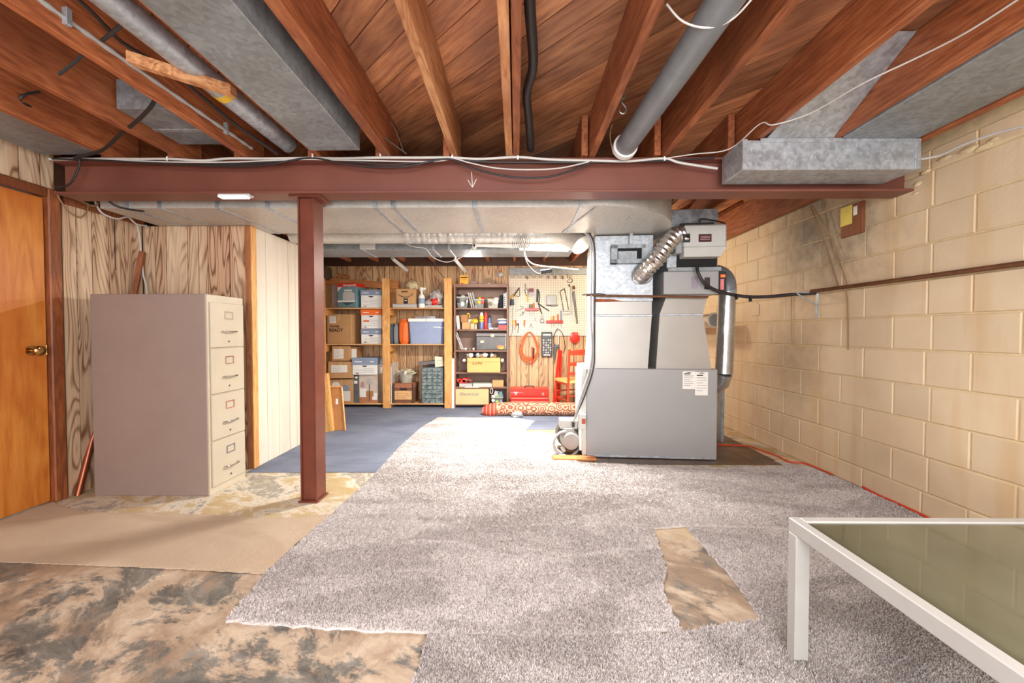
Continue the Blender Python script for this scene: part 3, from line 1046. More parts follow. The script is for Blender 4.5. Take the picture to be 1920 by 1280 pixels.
# loose board propped between joists
a, b = P3(236, 108, 1.55), P3(432, 168, 1.78)
d = MB()
d.add([a + Vector((0, 0, .03)), a + Vector((0, .04, .03)), b + Vector((0, .04, .025)), b + Vector((0, 0, .025)), a - Vector((0, 0, .012)), a + Vector((0, .04, -.012)), b + Vector((0, .04, -.018)), b - Vector((0, 0, .018))],
      [(0, 1, 2, 3), (7, 6, 5, 4), (0, 3, 7, 4), (3, 2, 6, 7), (2, 1, 5, 6), (1, 0, 4, 5)])
tag(d.build('scrap_board', M_JOISTL), 'rough pale board nailed across two joists under the pipe', 'board')

# black cables over the door corner
def wire(name, pts, r, mat, label, cat='cable', group=None, n=7, sm=6, parent=None):
    o = MB().tube(pts, r, n, sm).build(name, mat, parent, True)
    if parent is None:
        tag(o, label, cat, group)
    return o


wire('black_cable', [P3(248, 15, 1.45), P3(240, 35, 1.45), P3(210, 62, 1.48), P3(192, 76, 1.5)], .007, M_CABLEB, 'short black cable end hooked over the conduit')
wire('black_cable', [P3(130, -15, 1.3), P3(175, 25, 1.42), P3(230, 80, 1.6), P3(300, 120, 1.75)], .007, M_CABLEB, 'black cable running behind the rough pale board')
wire('black_cable', [P3(252, 27, 1.45), P3(285, 65, 1.55), P3(318, 112, 1.66), P3(350, 155, 1.78), P3(378, 180, 1.92), P3(440, 232, 2.15), P3(520, 288, 2.38)], .0085, M_CABLEB, 'long black cable crossing the rough pale board')
wire('black_cable', [P3(154, 103, 1.6), P3(138, 118, 1.6), P3(110, 140, 1.6)], .006, M_CABLEB, 'short black cable stub hanging from a joist above the door')
wire('black_cable', [P3(285, 142, 1.9), P3(292, 165, 1.9), P3(288, 192, 1.93), P3(262, 222, 2.0), P3(225, 252, 2.15), P3(190, 282, 2.3), P3(140, 296, 2.37)], .009, M_CABLEB, 'black cable curving down in a hook toward the beam')
wire('black_cable', [P3(75, 172, 2.0), P3(45, 178, 1.95), P3(38, 190, 1.95), P3(60, 202, 2.0), P3(105, 236, 2.2), P3(135, 262, 2.33), P3(146, 290, 2.38), P3(148, 312, 2.4), P3(130, 345, 2.4), P3(103, 352, 2.4)], .006, M_CABLEB, 'thin black cable looping down past the end of the beam')

# cables clipped along the beam
def along(pxs, Y, r, mat, label, **k):
    ps = [P3(x, y, Y) for x, y in pxs]
    for p in ps:      # the cables pass under the joists that rest on the beam
        p.z = min(p.z, ZJ - r - .001 - .25 * max(0, .012 - abs(ZJ - p.z)))
    return wire('beam_cable', ps, r, mat, label, **k)


along([(92, 288), (120, 294), (160, 290), (200, 290), (260, 294), (320, 298), (380, 301), (430, 297), (500, 294), (585, 290), (640, 293), (713, 289), (780, 294), (845, 294), (900, 298), (970, 294), (1030, 299), (1110, 301), (1180, 302), (1245, 297), (1275, 305), (1345, 316)], 2.40, .0072, M_CABLEW, 'thick white cable clipped along the top edge of the beam')
along([(100, 294), (150, 296), (300, 303), (420, 304), (560, 299), (640, 300), (800, 303), (850, 298), (880, 305), (930, 315), (990, 318), (1050, 315), (1105, 303)], 2.398, .004, M_CABLEW, 'thin white cable sagging in front of the beam above the arrow')
along([(98, 296), (200, 301), (300, 307), (420, 311), (500, 309), (580, 296), (640, 306), (700, 313), (760, 312), (840, 298), (880, 313), (930, 327), (980, 333), (1030, 331), (1070, 320), (1110, 304)], 2.394, .0055, M_CABLEB, 'black cable with the deepest sag across the beam')
along([(95, 291), (180, 296), (280, 300), (400, 307), (480, 306), (590, 295), (660, 303), (740, 308), (845, 297), (900, 303), (1000, 304), (1100, 304), (1250, 301), (1340, 295)], 2.405, .006, M_CABLEB, 'black cable tucked behind the white one on the beam')
wire('ceiling_cable', [P3(1245, 297, 2.40), P3(1300, 289, 2.38), P3(1368, 279, 2.30), P3(1425, 232, 2.12), P3(1450, 234, 2.05), P3(1520, 212, 1.95), P3(1615, 158, 1.72), P3(1720, 108, 1.55), P3(1810, 62, 1.4), P3(1915, -5, 1.24)], .0032, M_CABLEW, 'thin white cable stapled across the joists above the duct box')
wire('ceiling_cable', [P3(1250, 8, 1.4), P3(1280, 40, 1.4), P3(1325, 52, 1.38), P3(1370, 38, 1.35), P3(1408, 0, 1.3), P3(1420, -20, 1.3)], .0035, M_CABLEW, 'white cable drooping under the thick grey round pipe')
wire('wall_cable', [P3(1716, 300, 2.30), P3(1760, 292, 2.22), P3(1800, 274, 2.12), P3(1860, 252, 1.98), P3(1930, 234, 1.84)], .006, M_CABLEW, 'white cable running along the top of the block wall')
for (px, py, wh) in ((713, 289, 'beside the end of the long supply duct'), (848, 293, 'just above the white arrow'), (971, 295, 'under the doubled middle joist'), (586, 291, 'above the steel column'), (1246, 297, 'where the thin ceiling cable leaves the beam'), (313, 297, 'under the short duct between joists')):
    p = P3(px, py, 2.39)
    tag(MB().cbox(p.x - .005, p.x + .005, 2.388, 2.392, p.z - .012, p.z + .012, .001).build('cable_clip', M_WHITE), 'small white cable clip ' + wh, 'clip', 'cable clips on the beam')

# brown and white cables at the closet corner under the beam
wire('tan_cable', [PX(x, y, -2.845) for x, y in ((104, 358), (113, 375), (125, 392), (140, 404), (152, 407), (162, 398), (165, 388), (164, 380))], .0045, M_TWIG, 'tan cable hanging in a loop over the panelling beside the door')
for i in range(4):
    wire('coiled_cable', [PX(138 + i * 4, 372 + i, -2.80), PX(160 + i * 3, 381 + i, -2.80), PX(176 + i, 387 - i, -2.79), PX(184, 380 + i, -2.78), PX(190 - i, 374, -2.79)], .0045, M_TWIG, 'tangled tan cable bunched under the beam near the door', group='tangled cables under the beam')
wire('white_cable', [PX(x, y, -2.80) for x, y in ((177, 374), (188, 396), (205, 406), (222, 410), (240, 407), (256, 420), (275, 423))], .006, M_CABLEW, 'white cable draped along the top of the panelling')
wire('white_cable', [(-2.845, 3.03, 1.87), (-2.835, 3.04, 1.75), (-2.825, 3.05, 1.5), (-2.80, 3.05, 1.36), (-2.78, 3.05, 0.9)], .006, M_CABLEW, 'white cable hanging down the panelling behind the filing cabinet')
wire('black_cable', [P3(200, 372, 2.58), P3(215, 385, 2.62), P3(240, 392, 2.645), P3(270, 396, 2.648)], .006, M_CABLEB, 'black cable pressed against the dark trunk duct')
wire('black_wire', [(-2.857, 2.87, 1.86), (-2.857, 2.87, 1.55), (-2.855, 2.875, 1.50)], .003, M_CABLEB, 'short black wire hanging down the panelling by the door')

# sticks leaning in the closet corner
tag(MB().tube([P3(142, 943, 2.56), P3(172, 826, 2.70), (-2.835, 2.96, 1.0)], .019, 10).build('wooden_pole', M_COPPER, None, True), 'round reddish pole leaning in the corner beside the filing cabinet', 'pole')
a, b = P3(252, 550, 3.0), P3(267, 472, 3.05)
d = (b - a) * 5
a0 = b - d
o = MB().tube([Vector((a.x - .12, 2.90, .80)), a, b], .023, 4)
tag(o.build('wooden_stick', M_REDWOOD), 'square reddish stick leaning on the panelling behind the filing cabinet', 'stick')

# hooks on the joists
hk = thing('s_hook', (.45, 1.75, 2.03), 'steel S-hook hanging from a joist beside the thick grey pipe', 'hook')
hp = [P3(1168, 174, 1.9), P3(1172, 182, 1.9), P3(1166, 186, 1.9), P3(1164, 190, 1.9), P3(1170, 197, 1.9), P3(1174, 205, 1.9), P3(1170, 213, 1.9), P3(1163, 211, 1.9), P3(1162, 206, 1.9)]
MB().tube(hp, .004, 8, 4).build('hook_wire', M_STEEL, hk, True)
MB().tube([P3(1168, 166, 1.9), P3(1168, 178, 1.9)], .005, 8).build('eye_screw', M_STEEL, hk, True)
wire('bent_wire', [P3(692, 240, 2.2), P3(730, 265, 2.3), P3(762, 288, 2.38)], .004, M_STEEL, 'bent steel wire stretched from the beam to a joist')
wire('bent_wire', [P3(733, 228, 2.25), P3(742, 245, 2.3), P3(756, 282, 2.38)], .003, M_STEEL, 'thin hooked wire rising from the beam beside the bent steel wire')
wire('black_wire', [P3(1148, 232, 2.25), P3(1144, 255, 2.3), P3(1150, 290, 2.39)], .003, M_TWIG, 'thin dark wire hanging by the white pipe collar')

# ================================================================== DUCTS BEHIND THE BEAM
TY0, TY1, TZ0 = 2.66, 3.35, 1.870
cx, cy, rr = .50, 3.35, .72
poly = [(-2.74, TY1), (-2.74, TY0), (.40, TY0)]
for i in range(15):
    t = -PI / 2 + PI / 2 * i / 14
    poly.append((cx + rr * math.cos(t), cy + (cy - (TY0 - .03)) * math.sin(t)))
poly += [(1.22, 3.98), (.62, 3.98), (.62, TY1)]
td = thing('trunk_duct', (-.8, 3.0, TZ0), 'wide galvanized trunk duct running behind the beam and curving to the furnace', 'duct')
MB().prism(poly, TZ0, 2.075).build('duct_body', M_DUCT, td)
for px in (240, 300, 408, 502, 703, 738, 890, 1090):
    x, _ = U(px, 385, TY0)
    MB().cbox(x - .016, x + .016, TY0 - .006, TY1, TZ0 - .004, 2.07, .002).build('seam_cleat', M_GALV, td)
x, _ = U(1110, 385, TY0)
mb = MB().tube([(x + .02, 2.67, TZ0 - .002), (x - .12, 3.33, TZ0 - .002)], .006, 6)
mb.build('seam_rib', M_GALV, td)
tape = MB()
for i in range(5):
    p = P3(1172 + i * 4, 427 - i * 5, 3.0 - i * .05)
    tape.blob((p.x, p.y, TZ0), (.010, .010, .003), i, .4, 5)
tape.build('rivet', M_FOIL, td, True)['kind'] = 'stuff'
# hanging strap down to the plenum
x, z = U(1183, 455, 3.36)
MB().cbox(x - .014, x + .014, 3.352, 3.356, TZ0 - .12, TZ0, .001).build('hanger_strap', M_GALV, td)

rd = thing('insulated_duct', (-.8, 3.62, 1.85), 'foil-taped round duct with a capped elbow behind the trunk duct', 'duct')
_, zb = U(800, 456, 3.62)
cz = zb + .085
MB().tube([(-2.0, 3.62, cz), (.30, 3.62, cz)], .085, 20).build('duct_body', M_DUCT, rd, True)
MB().tube([(.30, 3.62, cz), (.42, 3.60, cz - .01), (.52, 3.55, cz - .06), (.565, 3.50, cz - .13)], [.086, .088, .095, .095], 20, 0).build('duct_elbow', M_DUCT, rd, True)
MB().tube([(-1.0 + .016 * i, 3.62 + .002 * math.sin(i * 2.1), cz + .002 * math.cos(i * 1.3)) for i in range(81)], 0, 24, 0, rfun=lambda t: .088 + .0025 * math.sin(t * 97) * math.sin(t * 61)).build('foil_wrap', galv('dull_foil', (206, 204, 198), .38, .6, .12, 30), rd, True)

_, z0 = U(800, 468, 3.95)
td2 = thing('branch_duct', (-.8, 4.1, z0), 'long grey branch duct above the tube lamp', 'duct')
MB().cbox(-2.2, .56, 3.95, 4.34, z0, z0 + .16, .003).build('duct_body', M_GALVD, td2)
for px in (680, 812, 842, 1030):
    x, _ = U(px, 460, 3.95)
    MB().cbox(x - .012, x + .012, 3.945, 4.345, z0 - .004, z0 + .164, .002).build('seam_cleat', M_GALV, td2)
x, _ = U(688, 460, 3.93)
tag(MB().cbox(x - .06, x + .08, 3.90, 3.94, z0 + .0, z0 + .06, .003).build('junction_box', M_LGREY), 'small pale box fixed on the branch duct', 'box')

# tube lamp
x0, zt = U(888, 457, 3.72)
x1, zb = U(1072, 474, 3.72)
tl = thing('tube_lamp', (.06, 3.74, 1.78), 'white shop light with a lit tube hung under the branch duct', 'lamp')
MB().xzprism([(x0, 1.858), (x1, 1.858), (x1, 1.805), (x0, 1.835)], 3.70, 3.71).build('reflector', M_WHITE, tl)
MB().box(x0, x1, 3.71, 3.79, 1.850, 1.858).build('reflector', M_WHITE, tl)
MB().tube([(x0 + .42, 3.755, 1.828), (x1 - .03, 3.755, 1.812)], .014, 12).build('lamp_tube', M_TUBE, tl, True, label='lit tube')
MB().cbox(x0 - .01, x0 + .02, 3.70, 3.80, 1.80, 1.858).build('end_cap', M_LGREY, tl)

# pale cables sagging under the ducts
wire('cream_cable', [P3(757, 455, 3.8), P3(775, 462, 3.8), P3(798, 466, 3.8), P3(812, 482, 3.85), P3(838, 491, 3.85), P3(868, 480, 3.8), P3(892, 457, 3.7)], .0045, M_CABLEW, 'cream cable sagging beneath the branch duct')
wire('black_wire', [P3(812, 484, 4.5), P3(820, 505, 5.2), P3(836, 524, 5.8)], .004, M_CABLEB, 'thin dark wire dropping toward the pine post', )
wire('white_cable', [P3(984, 455, 3.6), P3(985, 480, 3.6), P3(1000, 495, 3.6), P3(1030, 500, 3.6), P3(1085, 505, 3.6)], .006, M_CABLEW, 'white cable running from the lamp to the plenum')
wire('white_cable', [P3(981, 440, 3.55), P3(983, 470, 3.6), P3(990, 495, 3.6), P3(1006, 511, 3.6), P3(1020, 511, 3.6)], .005, M_CABLEW, 'thin white cable ending at the black inline plug')
tag(MB().tube([P3(1014, 510, 3.6), P3(1035, 507, 3.6)], .018, 10).build('inline_plug', M_BLACK, None, True), 'black inline plug hanging before the pegboard', 'plug')
for i in range(5):
    c = 970 + i * 4
    wire('wire_coil', [P3(c, 440, 3.5), P3(c - 8, 450, 3.5), P3(c - 9, 460, 3.5), P3(c - 2, 468, 3.5), P3(c + 7, 456, 3.5), P3(c + 5, 444, 3.5)], .002, M_STEEL, 'loop of thin grey wire hanging by the lamp', group='loops of wire by the lamp')
for (xa, ya, xb, yb) in ((736, 484, 763, 506), (854, 487, 872, 508)):
    a, b = P3(xa, ya, 5.1), P3(xb, yb, 5.5)
    s = MB().tube([a, b], .028, 4).box(a.x - .012, a.x + .012, a.y - .004, a.y + .004, a.z, ZC - .0005).build('metal_bracket', M_CREAM)
    tag(s, 'cream metal arm slanting down from the joists above the %s' % ('soccer ball' if xa < 800 else 'yellow card'), 'bracket')

# ================================================================== FURNACE
FA = math.radians(4.3)
FX, FY = U(1087, 861, 3.40)[0], 3.40
FT = Matrix.Translation((FX, FY, 0)) @ Matrix.Rotation(-FA, 4, 'Z')


def FM():
    m = MB()
    m.T = FT
    return m


def FW(u, v, z):
    return FT @ Vector((u, v, z))


def pu(px, py, v=0.0):
    """pixel to furnace coordinates on the plane parallel to its front at depth v"""
    dr = ray(px, py)
    n = Vector((math.sin(FA), math.cos(FA), 0))
    p0 = FT @ Vector((0, v, 0))
    t = n.dot(p0 - CAM) / n.dot(dr)
    q = FT.inverted() @ (CAM + dr * t)
    return q.x, q.z


FH = pu(1200, 691)[1]
UR = pu(1345, 780)[0]
fn = thing('furnace', FW(.55, .35, 0), 'large grey oil furnace cabinet with two plenums standing on the tiles', 'furnace')
FM().cbox(.055, UR, 0, .68, .02, FH, .006).build('jacket', M_FURN, fn)
FM().cbox(.02, .055, .004, .66, .02, FH - .002, .004).build('side_channel', M_LGREY, fn)
FM().cbox(.06, UR - .005, -.004, .0, .012, .03, .001).build('base_rail', M_GALV, fn)
FM().cbox(.0, .02, .03, .55, .05, FH - .03, .003).build('access_panel', M_WHITE, fn)
# supply plenum (near the lamp)
ul0, zl1 = pu(1115.5, 565, .03)
ul1, _ = pu(1224, 565, .03)
bl0, _ = pu(1107, 690, .03)
bl1, _ = pu(1214, 690, .03)
ml1, zm = pu(1222, 592, .03)
pd = .58
sp = FM().hexa([(bl0, .02, FH), (bl1, .02, FH), (bl1, pd, FH), (bl0, pd, FH)], [(ul0 - .005, .03, zm), (ml1, .03, zm), (ml1, pd, zm), (ul0 - .005, pd, zm)])
sp.build('supply_plenum_base', M_FURN2, fn)
FM().cbox(ul0 - .004, ml1 + .004, .024, pd, zm - .006, zm + .012, .003).build('plenum_seam', M_GALV, fn)
FM().cbox(ul0, ul1 - .006, .03, pd, zm + .01, zl1, .003).build('supply_plenum_collar', M_FURN2, fn)
FM().cbox(ul0 - .002, ul1, .026, pd, zl1, TZ0 - .01, .003).build('supply_plenum', M_GALV, fn)
FM().cbox(ul0 - .012, ul0 - .003, .06, pd, FH + .0, TZ0 - .05, .003).build('foil_insulation', plain('white_foil_facing', (226, 224, 218), .3, .2, .04), fn)
st = [pu(*p, .0255) for p in ((1116, 560), (1150, 561), (1170, 565), (1116, 566))]
FM().xzprism([(a, b) for a, b in st][::-1], .0235, .026).build('rust_streak', plain('rust_stain', (150, 78, 40), .8, 0, .3, 30), fn)
# damper opening
a0, z1 = pu(1146, 459, -.02)
a1, z0 = pu(1210, 493, -.02)
fr = FM()
fr.box(a0, a1, -.03, .03, z0, z0 + .035).box(a0, a1, -.03, .03, z1 - .03, z1 + .0).box(a0, a0 + .05, -.03, .03, z0, z1).box(a1 - .03, a1, -.03, .03, z0, z1)
fr.build('damper_frame', M_GALVD, fn)
FM().box(a0 + .05, a1 - .03, .005, .03, z0 + .035, z1 - .03).build('damper_recess', M_DARK, fn)
FM().box(a0 + .06, a1 - .065, -.006, .004, z0 + .04, z1 - .05).build('damper_flap', M_GALVD, fn)
FM().box(ul1 - .03, pu(1251, 520, .4)[0] + .05, .44, .46, FH, TZ0 - .02).build('added_gap_panel', M_GALVD, fn)  # added panel that darkens the bright gap between the plenums
# rod across the plenums
r0, zr = pu(1100, 553, -.06)
r1, zr2 = pu(1330, 556, -.06)
FM().tube([(r0, -.03, zr), (r1, -.03, zr2)], .010, 8).build('steel_rod', M_RUST, fn)
# return plenum
q = {k: pu(*p, .02) for k, p in dict(bl=(1230, 691), br=(1334, 692), ml=(1237, 591), mr=(1318, 590), tl=(1251, 556), tr=(1328, 556)).items()}
rp = FM()
rp.hexa([(q['bl'][0], .02, FH), (q['br'][0], .02, FH), (q['br'][0], pd, FH), (q['bl'][0], pd, FH)], [(q['ml'][0], .02, q['ml'][1]), (q['mr'][0], .02, q['ml'][1]), (q['mr'][0], pd, q['ml'][1]), (q['ml'][0], pd, q['ml'][1])])
rp.build('return_plenum_base', M_FURN2, fn)
FM().cbox(q['ml'][0] - .004, q['mr'][0] + .004, .014, pd, q['ml'][1] - .004, q['ml'][1] + .012, .003).build('plenum_seam', M_GALV, fn)
zc = pu(1300, 551, .0)[1]
FM().hexa([(q['ml'][0], .02, q['ml'][1] + .01), (q['mr'][0], .02, q['ml'][1] + .01), (q['mr'][0], pd, q['ml'][1] + .01), (q['ml'][0], pd, q['ml'][1] + .01)], [(q['tl'][0], .02, zc), (q['tr'][0], .02, zc), (q['tr'][0], pd, zc), (q['tl'][0], pd, zc)]).build('return_plenum_cone', M_FURN2, fn)
a0, zt = pu(1244.5, 509, -.04)
a1, zb = pu(1348, 551, -.04)
FM().cbox(a0, a1, -.04, pd, zb, zt, .004).build('filter_box', M_FURN, fn)
b0, b1 = pu(1321, 520, -.042)
b2, b3 = pu(1331, 542, -.042)
FM().box(b0, b2, -.044, -.04, b3, b1).build('filter_slot', M_BLACK, fn)
s0, s1 = pu(1297, 518, -.042)
s2, s3 = pu(1309, 541, -.042)
FM().box(s0, s2, -.0415, -.04, s3, s1).build('faded_label', plain('faded_mauve', (150, 138, 152), .5), fn)
# power module beside it
c0, ct = pu(1348.5, 509, -.05)
c1, cb_ = pu(1362, 550, -.05)
pmod = FM().cbox(c0, c1, -.05, .10, cb_, ct, .003).build('control_module', M_BLACK, fn)
FM().box(c0 + .012, c1 - .012, -.053, -.05, ct - .045, ct - .025).build('pilot_light', M_REDLED, pmod)
FM().box(c0 + .01, c1 - .02, -.0515, -.05, cb_ + .03, ct - .06).build('warning_label', plain('pink_label', (226, 130, 130), .6), pmod)
# galvanized stack above the filter box, humidifier on it
g0, gt = pu(1251, 393, .02)
g1, _ = pu(1347, 393, .02)
FM().cbox(g0, g1, .02, pd, zt, min(gt, ZJ - .01), .003).build('return_stack', M_GALV, fn)
FM().cbox(g0 - .005, g1 + .01, -.03, .03, zt + .001, zt + .035, .003).build('stack_flange', M_GALVD, fn)
o0, ot = pu(1270, 482, -.0)
o1, ob_ = pu(1344, 500, -.0)
FM().box(o0, o1, -.005, .03, ob_, ot + .05).build('stack_opening', M_DARK, fn)

h0, ht = pu(1283, 421, -.14)
h1, hb = pu(1363, 474, -.14)
hm = thing('humidifier', FW((h0 + h1) / 2, -.1, hb), 'light grey humidifier mounted on the duct stack above the furnace', 'humidifier')
hz = hb + (ht - hb) * .12
FM().hexa([(h0 + .01, -.11, hb - .02), (h1 - .035, -.11, hb - .02), (h1 - .035, .015, hb - .02), (h0 + .01, .015, hb - .02)],
          [(h0, -.14, hz + .02), (h1, -.14, hz + .02), (h1, .015, hz + .02), (h0, .015, hz + .02)]).build('lower_cover', M_LGREY, hm)
FM().cbox(h0, h1, -.14, .015, hz + .02, ht, .012).build('cover', M_LGREY, hm)
FM().cbox(h0 - .05, h0, -.10, .015, hb + .01, ht - .005, .006).build('side_adapter', plain('mid_grey_plastic', (150, 152, 152), .4), hm)
FM().cbox(h0 - .02, h1 - .09, -.12, .015, ht, ht + .018, .003).build('top_seal', M_BLACK, hm)
w0, w1 = pu(1310, 439, -.142)
w2, w3 = pu(1334, 453, -.142)
wn = FM().cbox(w0, w2, -.146, -.14, w3, w1, .002).build('label_window', plain('maroon_label', (70, 36, 44), .3), hm)
for i in range(3):
    zz = w3 + (w1 - w3) * (.3 + .2 * i)
    FM().box(w0 + .012, w2 - .012, -.1475, -.146, zz - .0015, zz + .0015).build('print_line', plain('pink_print', (214, 170, 176), .5), wn)
k0, k1 = pu(1281, 438, -.142)
k2, k3 = pu(1294, 454, -.142)
kn = FM().cbox(k0, k2, -.144, -.14, k3, k1, .002).build('knob_plate', M_BLACK, hm)
FM().lathe(((k0 + k2) / 2, -.144, (k1 + k3) / 2), [(.020, 0), (.018, -.012), (.004, -.014)], 16, 'Y').build('knob', M_CHROME, kn, True)
FM().tube([(h0 + .13, -.10, ht + .018), (h0 + .135, -.10, ht + .05), (h0 + .2, -.10, ht + .045), (h0 + .30, -.09, ht + .025), (h0 + .33, -.09, ht + .01)], .006, 8, 5).build('feed_tube', M_CABLEB, hm, True)
# foil flex duct
fl = thing('flexible_duct', FW(.4, -.1, 1.55), 'crinkled silver flexible duct curving down from the humidifier', 'duct')
pts = []
for (px, py, v) in ((1284, 437, -.07), (1268, 441, -.09), (1256, 452, -.11), (1243, 470, -.12), (1230, 487, -.12), (1217, 500, -.10), (1206, 511, -.05), (1200, 518, .02)):
    u_, z_ = pu(px, py, v)
    pts.append((u_, v, z_))
FM().tube(pts, 0, 24, 12, rfun=lambda t: .066 + .005 * math.sin(t * 2 * PI * 16)).build('duct_sleeve', M_FOIL, fl, True)
u_, z_ = pu(1205, 514, .02)
FM().lathe((u_, .028, z_), [(.085, 0), (.085, -.006), (.075, -.018)], 24, 'Y').build('duct_collar', M_GALV, fl, True)

# stickers on the jacket with print
for (x0, y0, x1, y1, nm) in ((1280, 696, 1303, 729, 'a'), (1303.5, 697, 1327, 741, 'b')):
    e0, e1 = pu(x0, y0)
    e2, e3 = pu(x1, y1)
    s = FM().box(e0, e2, -.0015, 0, e3, e1).build('service_sticker', M_WHITE, fn, label='white service sticker')
    hh = e1 - e3
    for i in range(7):
        zz = e1 - hh * (.14 + .11 * i)
        ww = (e2 - e0) * (.75 if i % 3 else .5)
        FM().box(e0 + .012, e0 + .012 + ww, -.0022, -.0015, zz - (.004 if i < 1 else .0016), zz + (.004 if i < 1 else .0016)).build('print_line', M_INK if i < 2 or nm == 'a' and i > 5 else M_INKG, s)
    FM().xzprism([(e0 + .02, e1 - .012), (e2 - .02, e1 - .012), ((e0 + e2) / 2, e1 - .004)], -.0022, -.0015).build('print_logo', M_INK, s)

# flue pipe
fp_ = thing('flue_pipe', (1.85, 3.6, .7), 'shiny round metal flue pipe rising beside the furnace', 'pipe')
Yf = 3.62
top, mid, low = P3(1363.5, 548, Yf), P3(1359, 690, Yf), P3(1357, 700, Yf)
rf = 15.2 * Yf / F
MB().tube([top, low], rf, 28).build('pipe_body', M_FLUE, fp_, True)
MB().tube([low, P3(1352, 716, Yf + .03), P3(1335, 728, Yf + .08)], rf * 1.0, 24, 0).build('lower_elbow', M_FLUE, fp_, True)
MB().tube([top - Vector((0, 0, .01)), top + Vector((0, 0, .03))], rf * 1.04, 28).build('pipe_seam', M_GALV, fp_, True)
MB().tube([top, P3(1363, 533, Yf), P3(1358, 520, Yf + .06), P3(1345, 512, Yf + .13), P3(1322, 508, Yf + .3)], rf * 1.02, 24, 3).build('upper_elbow', M_PVCG, fp_, True)
th = thing('wall_thimble', (XR, 4.7, 1.1), 'round capped metal pipe end seen behind the flue pipe', 'pipe')
_, zth = U(1338, 600, 4.75)
xth, zth = U(1341, 600, 4.3)
MB().lathe((xth, 4.3, zth), [(.070, 0), (.082, .002), (.082, .03), (.076, .034), (.076, .9)], 24, 'Y').build('thimble_body', M_FLUE, th, True)
MB().lathe((xth, 4.299, zth), [(.05, -.004), (.066, 0)], 24, 'Y').build('thimble_cap', M_GALVD, th, True)
jx, jz = U(1348, 760, 3.95)
tag(MB().cbox(jx, jx + .03, 3.9, 4.1, 0, .55).build('drain_stand', M_GALVD), 'thin dark metal upright behind the furnace under the flue', 'stand')

# burner
bx, bz = U(1068, 826, 3.52)
bn = thing('oil_burner', (bx, 3.6, 0.05), 'oil burner with round motor attached to the side of the furnace', 'burner')
R_ = 16.5 * 3.52 / F
MB().lathe((bx + .01, 3.50, bz), [(R_ * .5, -.02), (R_ * .9, -.018), (R_, .0), (R_, .05), (R_ * 1.12, .055), (R_ * 1.12, .13)], 28, 'Y').build('motor', plain('burner_grey', (160, 156, 152), .4, .2), bn, True)
MB().lathe((bx + .01, 3.63, bz + .02), [(R_ * 1.45, 0), (R_ * 1.5, .03), (R_ * 1.5, .12), (R_ * 1.3, .14)], 28, 'Y').build('blower_housing', plain('burner_olive', (92, 92, 84), .4, .3), bn, True)
a0, a3, b0_, b3_ = rect(1050, 787, 1082, 803, 3.56)
MB().cbox(a0, a3, 3.54, 3.68, b0_, b3_, .005).build('ignition_box', M_CREAM, bn)
a0, a3, b0_, b3_ = rect(1056, 803, 1076, 812, 3.54)
MB().cbox(a0, a3, 3.52, 3.62, b0_, b3_ + .005, .004).build('junction_box', plain('burner_grey', (160, 156, 152)), bn)
a0, a3, b0_, b3_ = rect(1074, 790, 1086, 852, 3.60)
MB().cbox(a0, a3 + .03, 3.58, 3.74, b0_ + .02, b3_, .004).build('blast_tube_plate', plain('burner_olive', (92, 92, 84)), bn)
MB().tube([P3(1062, 808, 3.53), P3(1050, 811, 3.50), P3(1040, 822, 3.48), P3(1039, 838, 3.47), P3(1048, 850, 3.47), P3(1066, 855, 3.47), P3(1080, 848, 3.5), P3(1088, 836, 3.58)], .012, 10, 6).build('armoured_lead', M_CABLEG, bn, True)
MB().tube([P3(1054, 838, 3.49), P3(1058, 846, 3.49)], .018, 12).build('capacitor', M_CREAM, bn, True)
MB().cbox(bx - .05, bx + .07, 3.56, 3.72, .0045, bz - R_ * 1.3, .004).build('pedestal', M_CARDD, bn)
MB().tube([P3(1075, 800, 3.52), P3(1075, 790, 3.52)], .013, 8).build('terminal', M_BLACK, bn)
a0, a3, b0_, b3_ = rect(1084, 775, 1098, 803, 3.38)
ct_ = MB().cbox(a0, a3, 3.345, 3.40, b0_, b3_, .004).build('primary_control', M_LGREY, fn)
a0, a3, b0_, b3_ = rect(1091, 785, 1098, 795, 3.34)
MB().box(a0, a3, 3.343, 3.345, b0_, b3_).build('control_label', plain('rust_label', (170, 74, 56), .5), ct_)
tag(MB().cbox(.30, .66, 3.30, 3.40, .0042, .022, .003).build('wood_offcut', M_ORANGEW), 'thin plywood offcut on the floor below the burner', 'board')

# cables down the plenum edge to the burner
for i, (dx, mt, r, lb_) in enumerate(((0, M_CABLEG, .009, 'thick grey conduit running down the edge of the supply plenum'), (7, M_CABLEB, .006, 'black cable running down beside the plenum conduit'), (4, M_CABLEG, .005, 'thin grey cable between the conduit and the black cable'))):
    wire('plenum_cable', [P3(1086 + dx, 430, 3.42), P3(1100 + dx, 440, 3.36), P3(1108 + dx, 465, 3.36), P3(1109 + dx, 520, 3.36), P3(1108 + dx, 600, 3.36), P3(1110 + dx * .7, 650, 3.35), P3(1106 + dx, 690, 3.34), P3(1092 + dx, 735, 3.33), P3(1083 + dx * .5, 765, 3.34), P3(1076, 790, 3.46)], r, mt, lb_)
wire('drain_cable', [P3(1092, 552, 3.4), P3(1120, 551, 3.32), P3(1135, 553, 3.32)], .008, M_STEEL, 'short steel pipe end on the plenum corner')

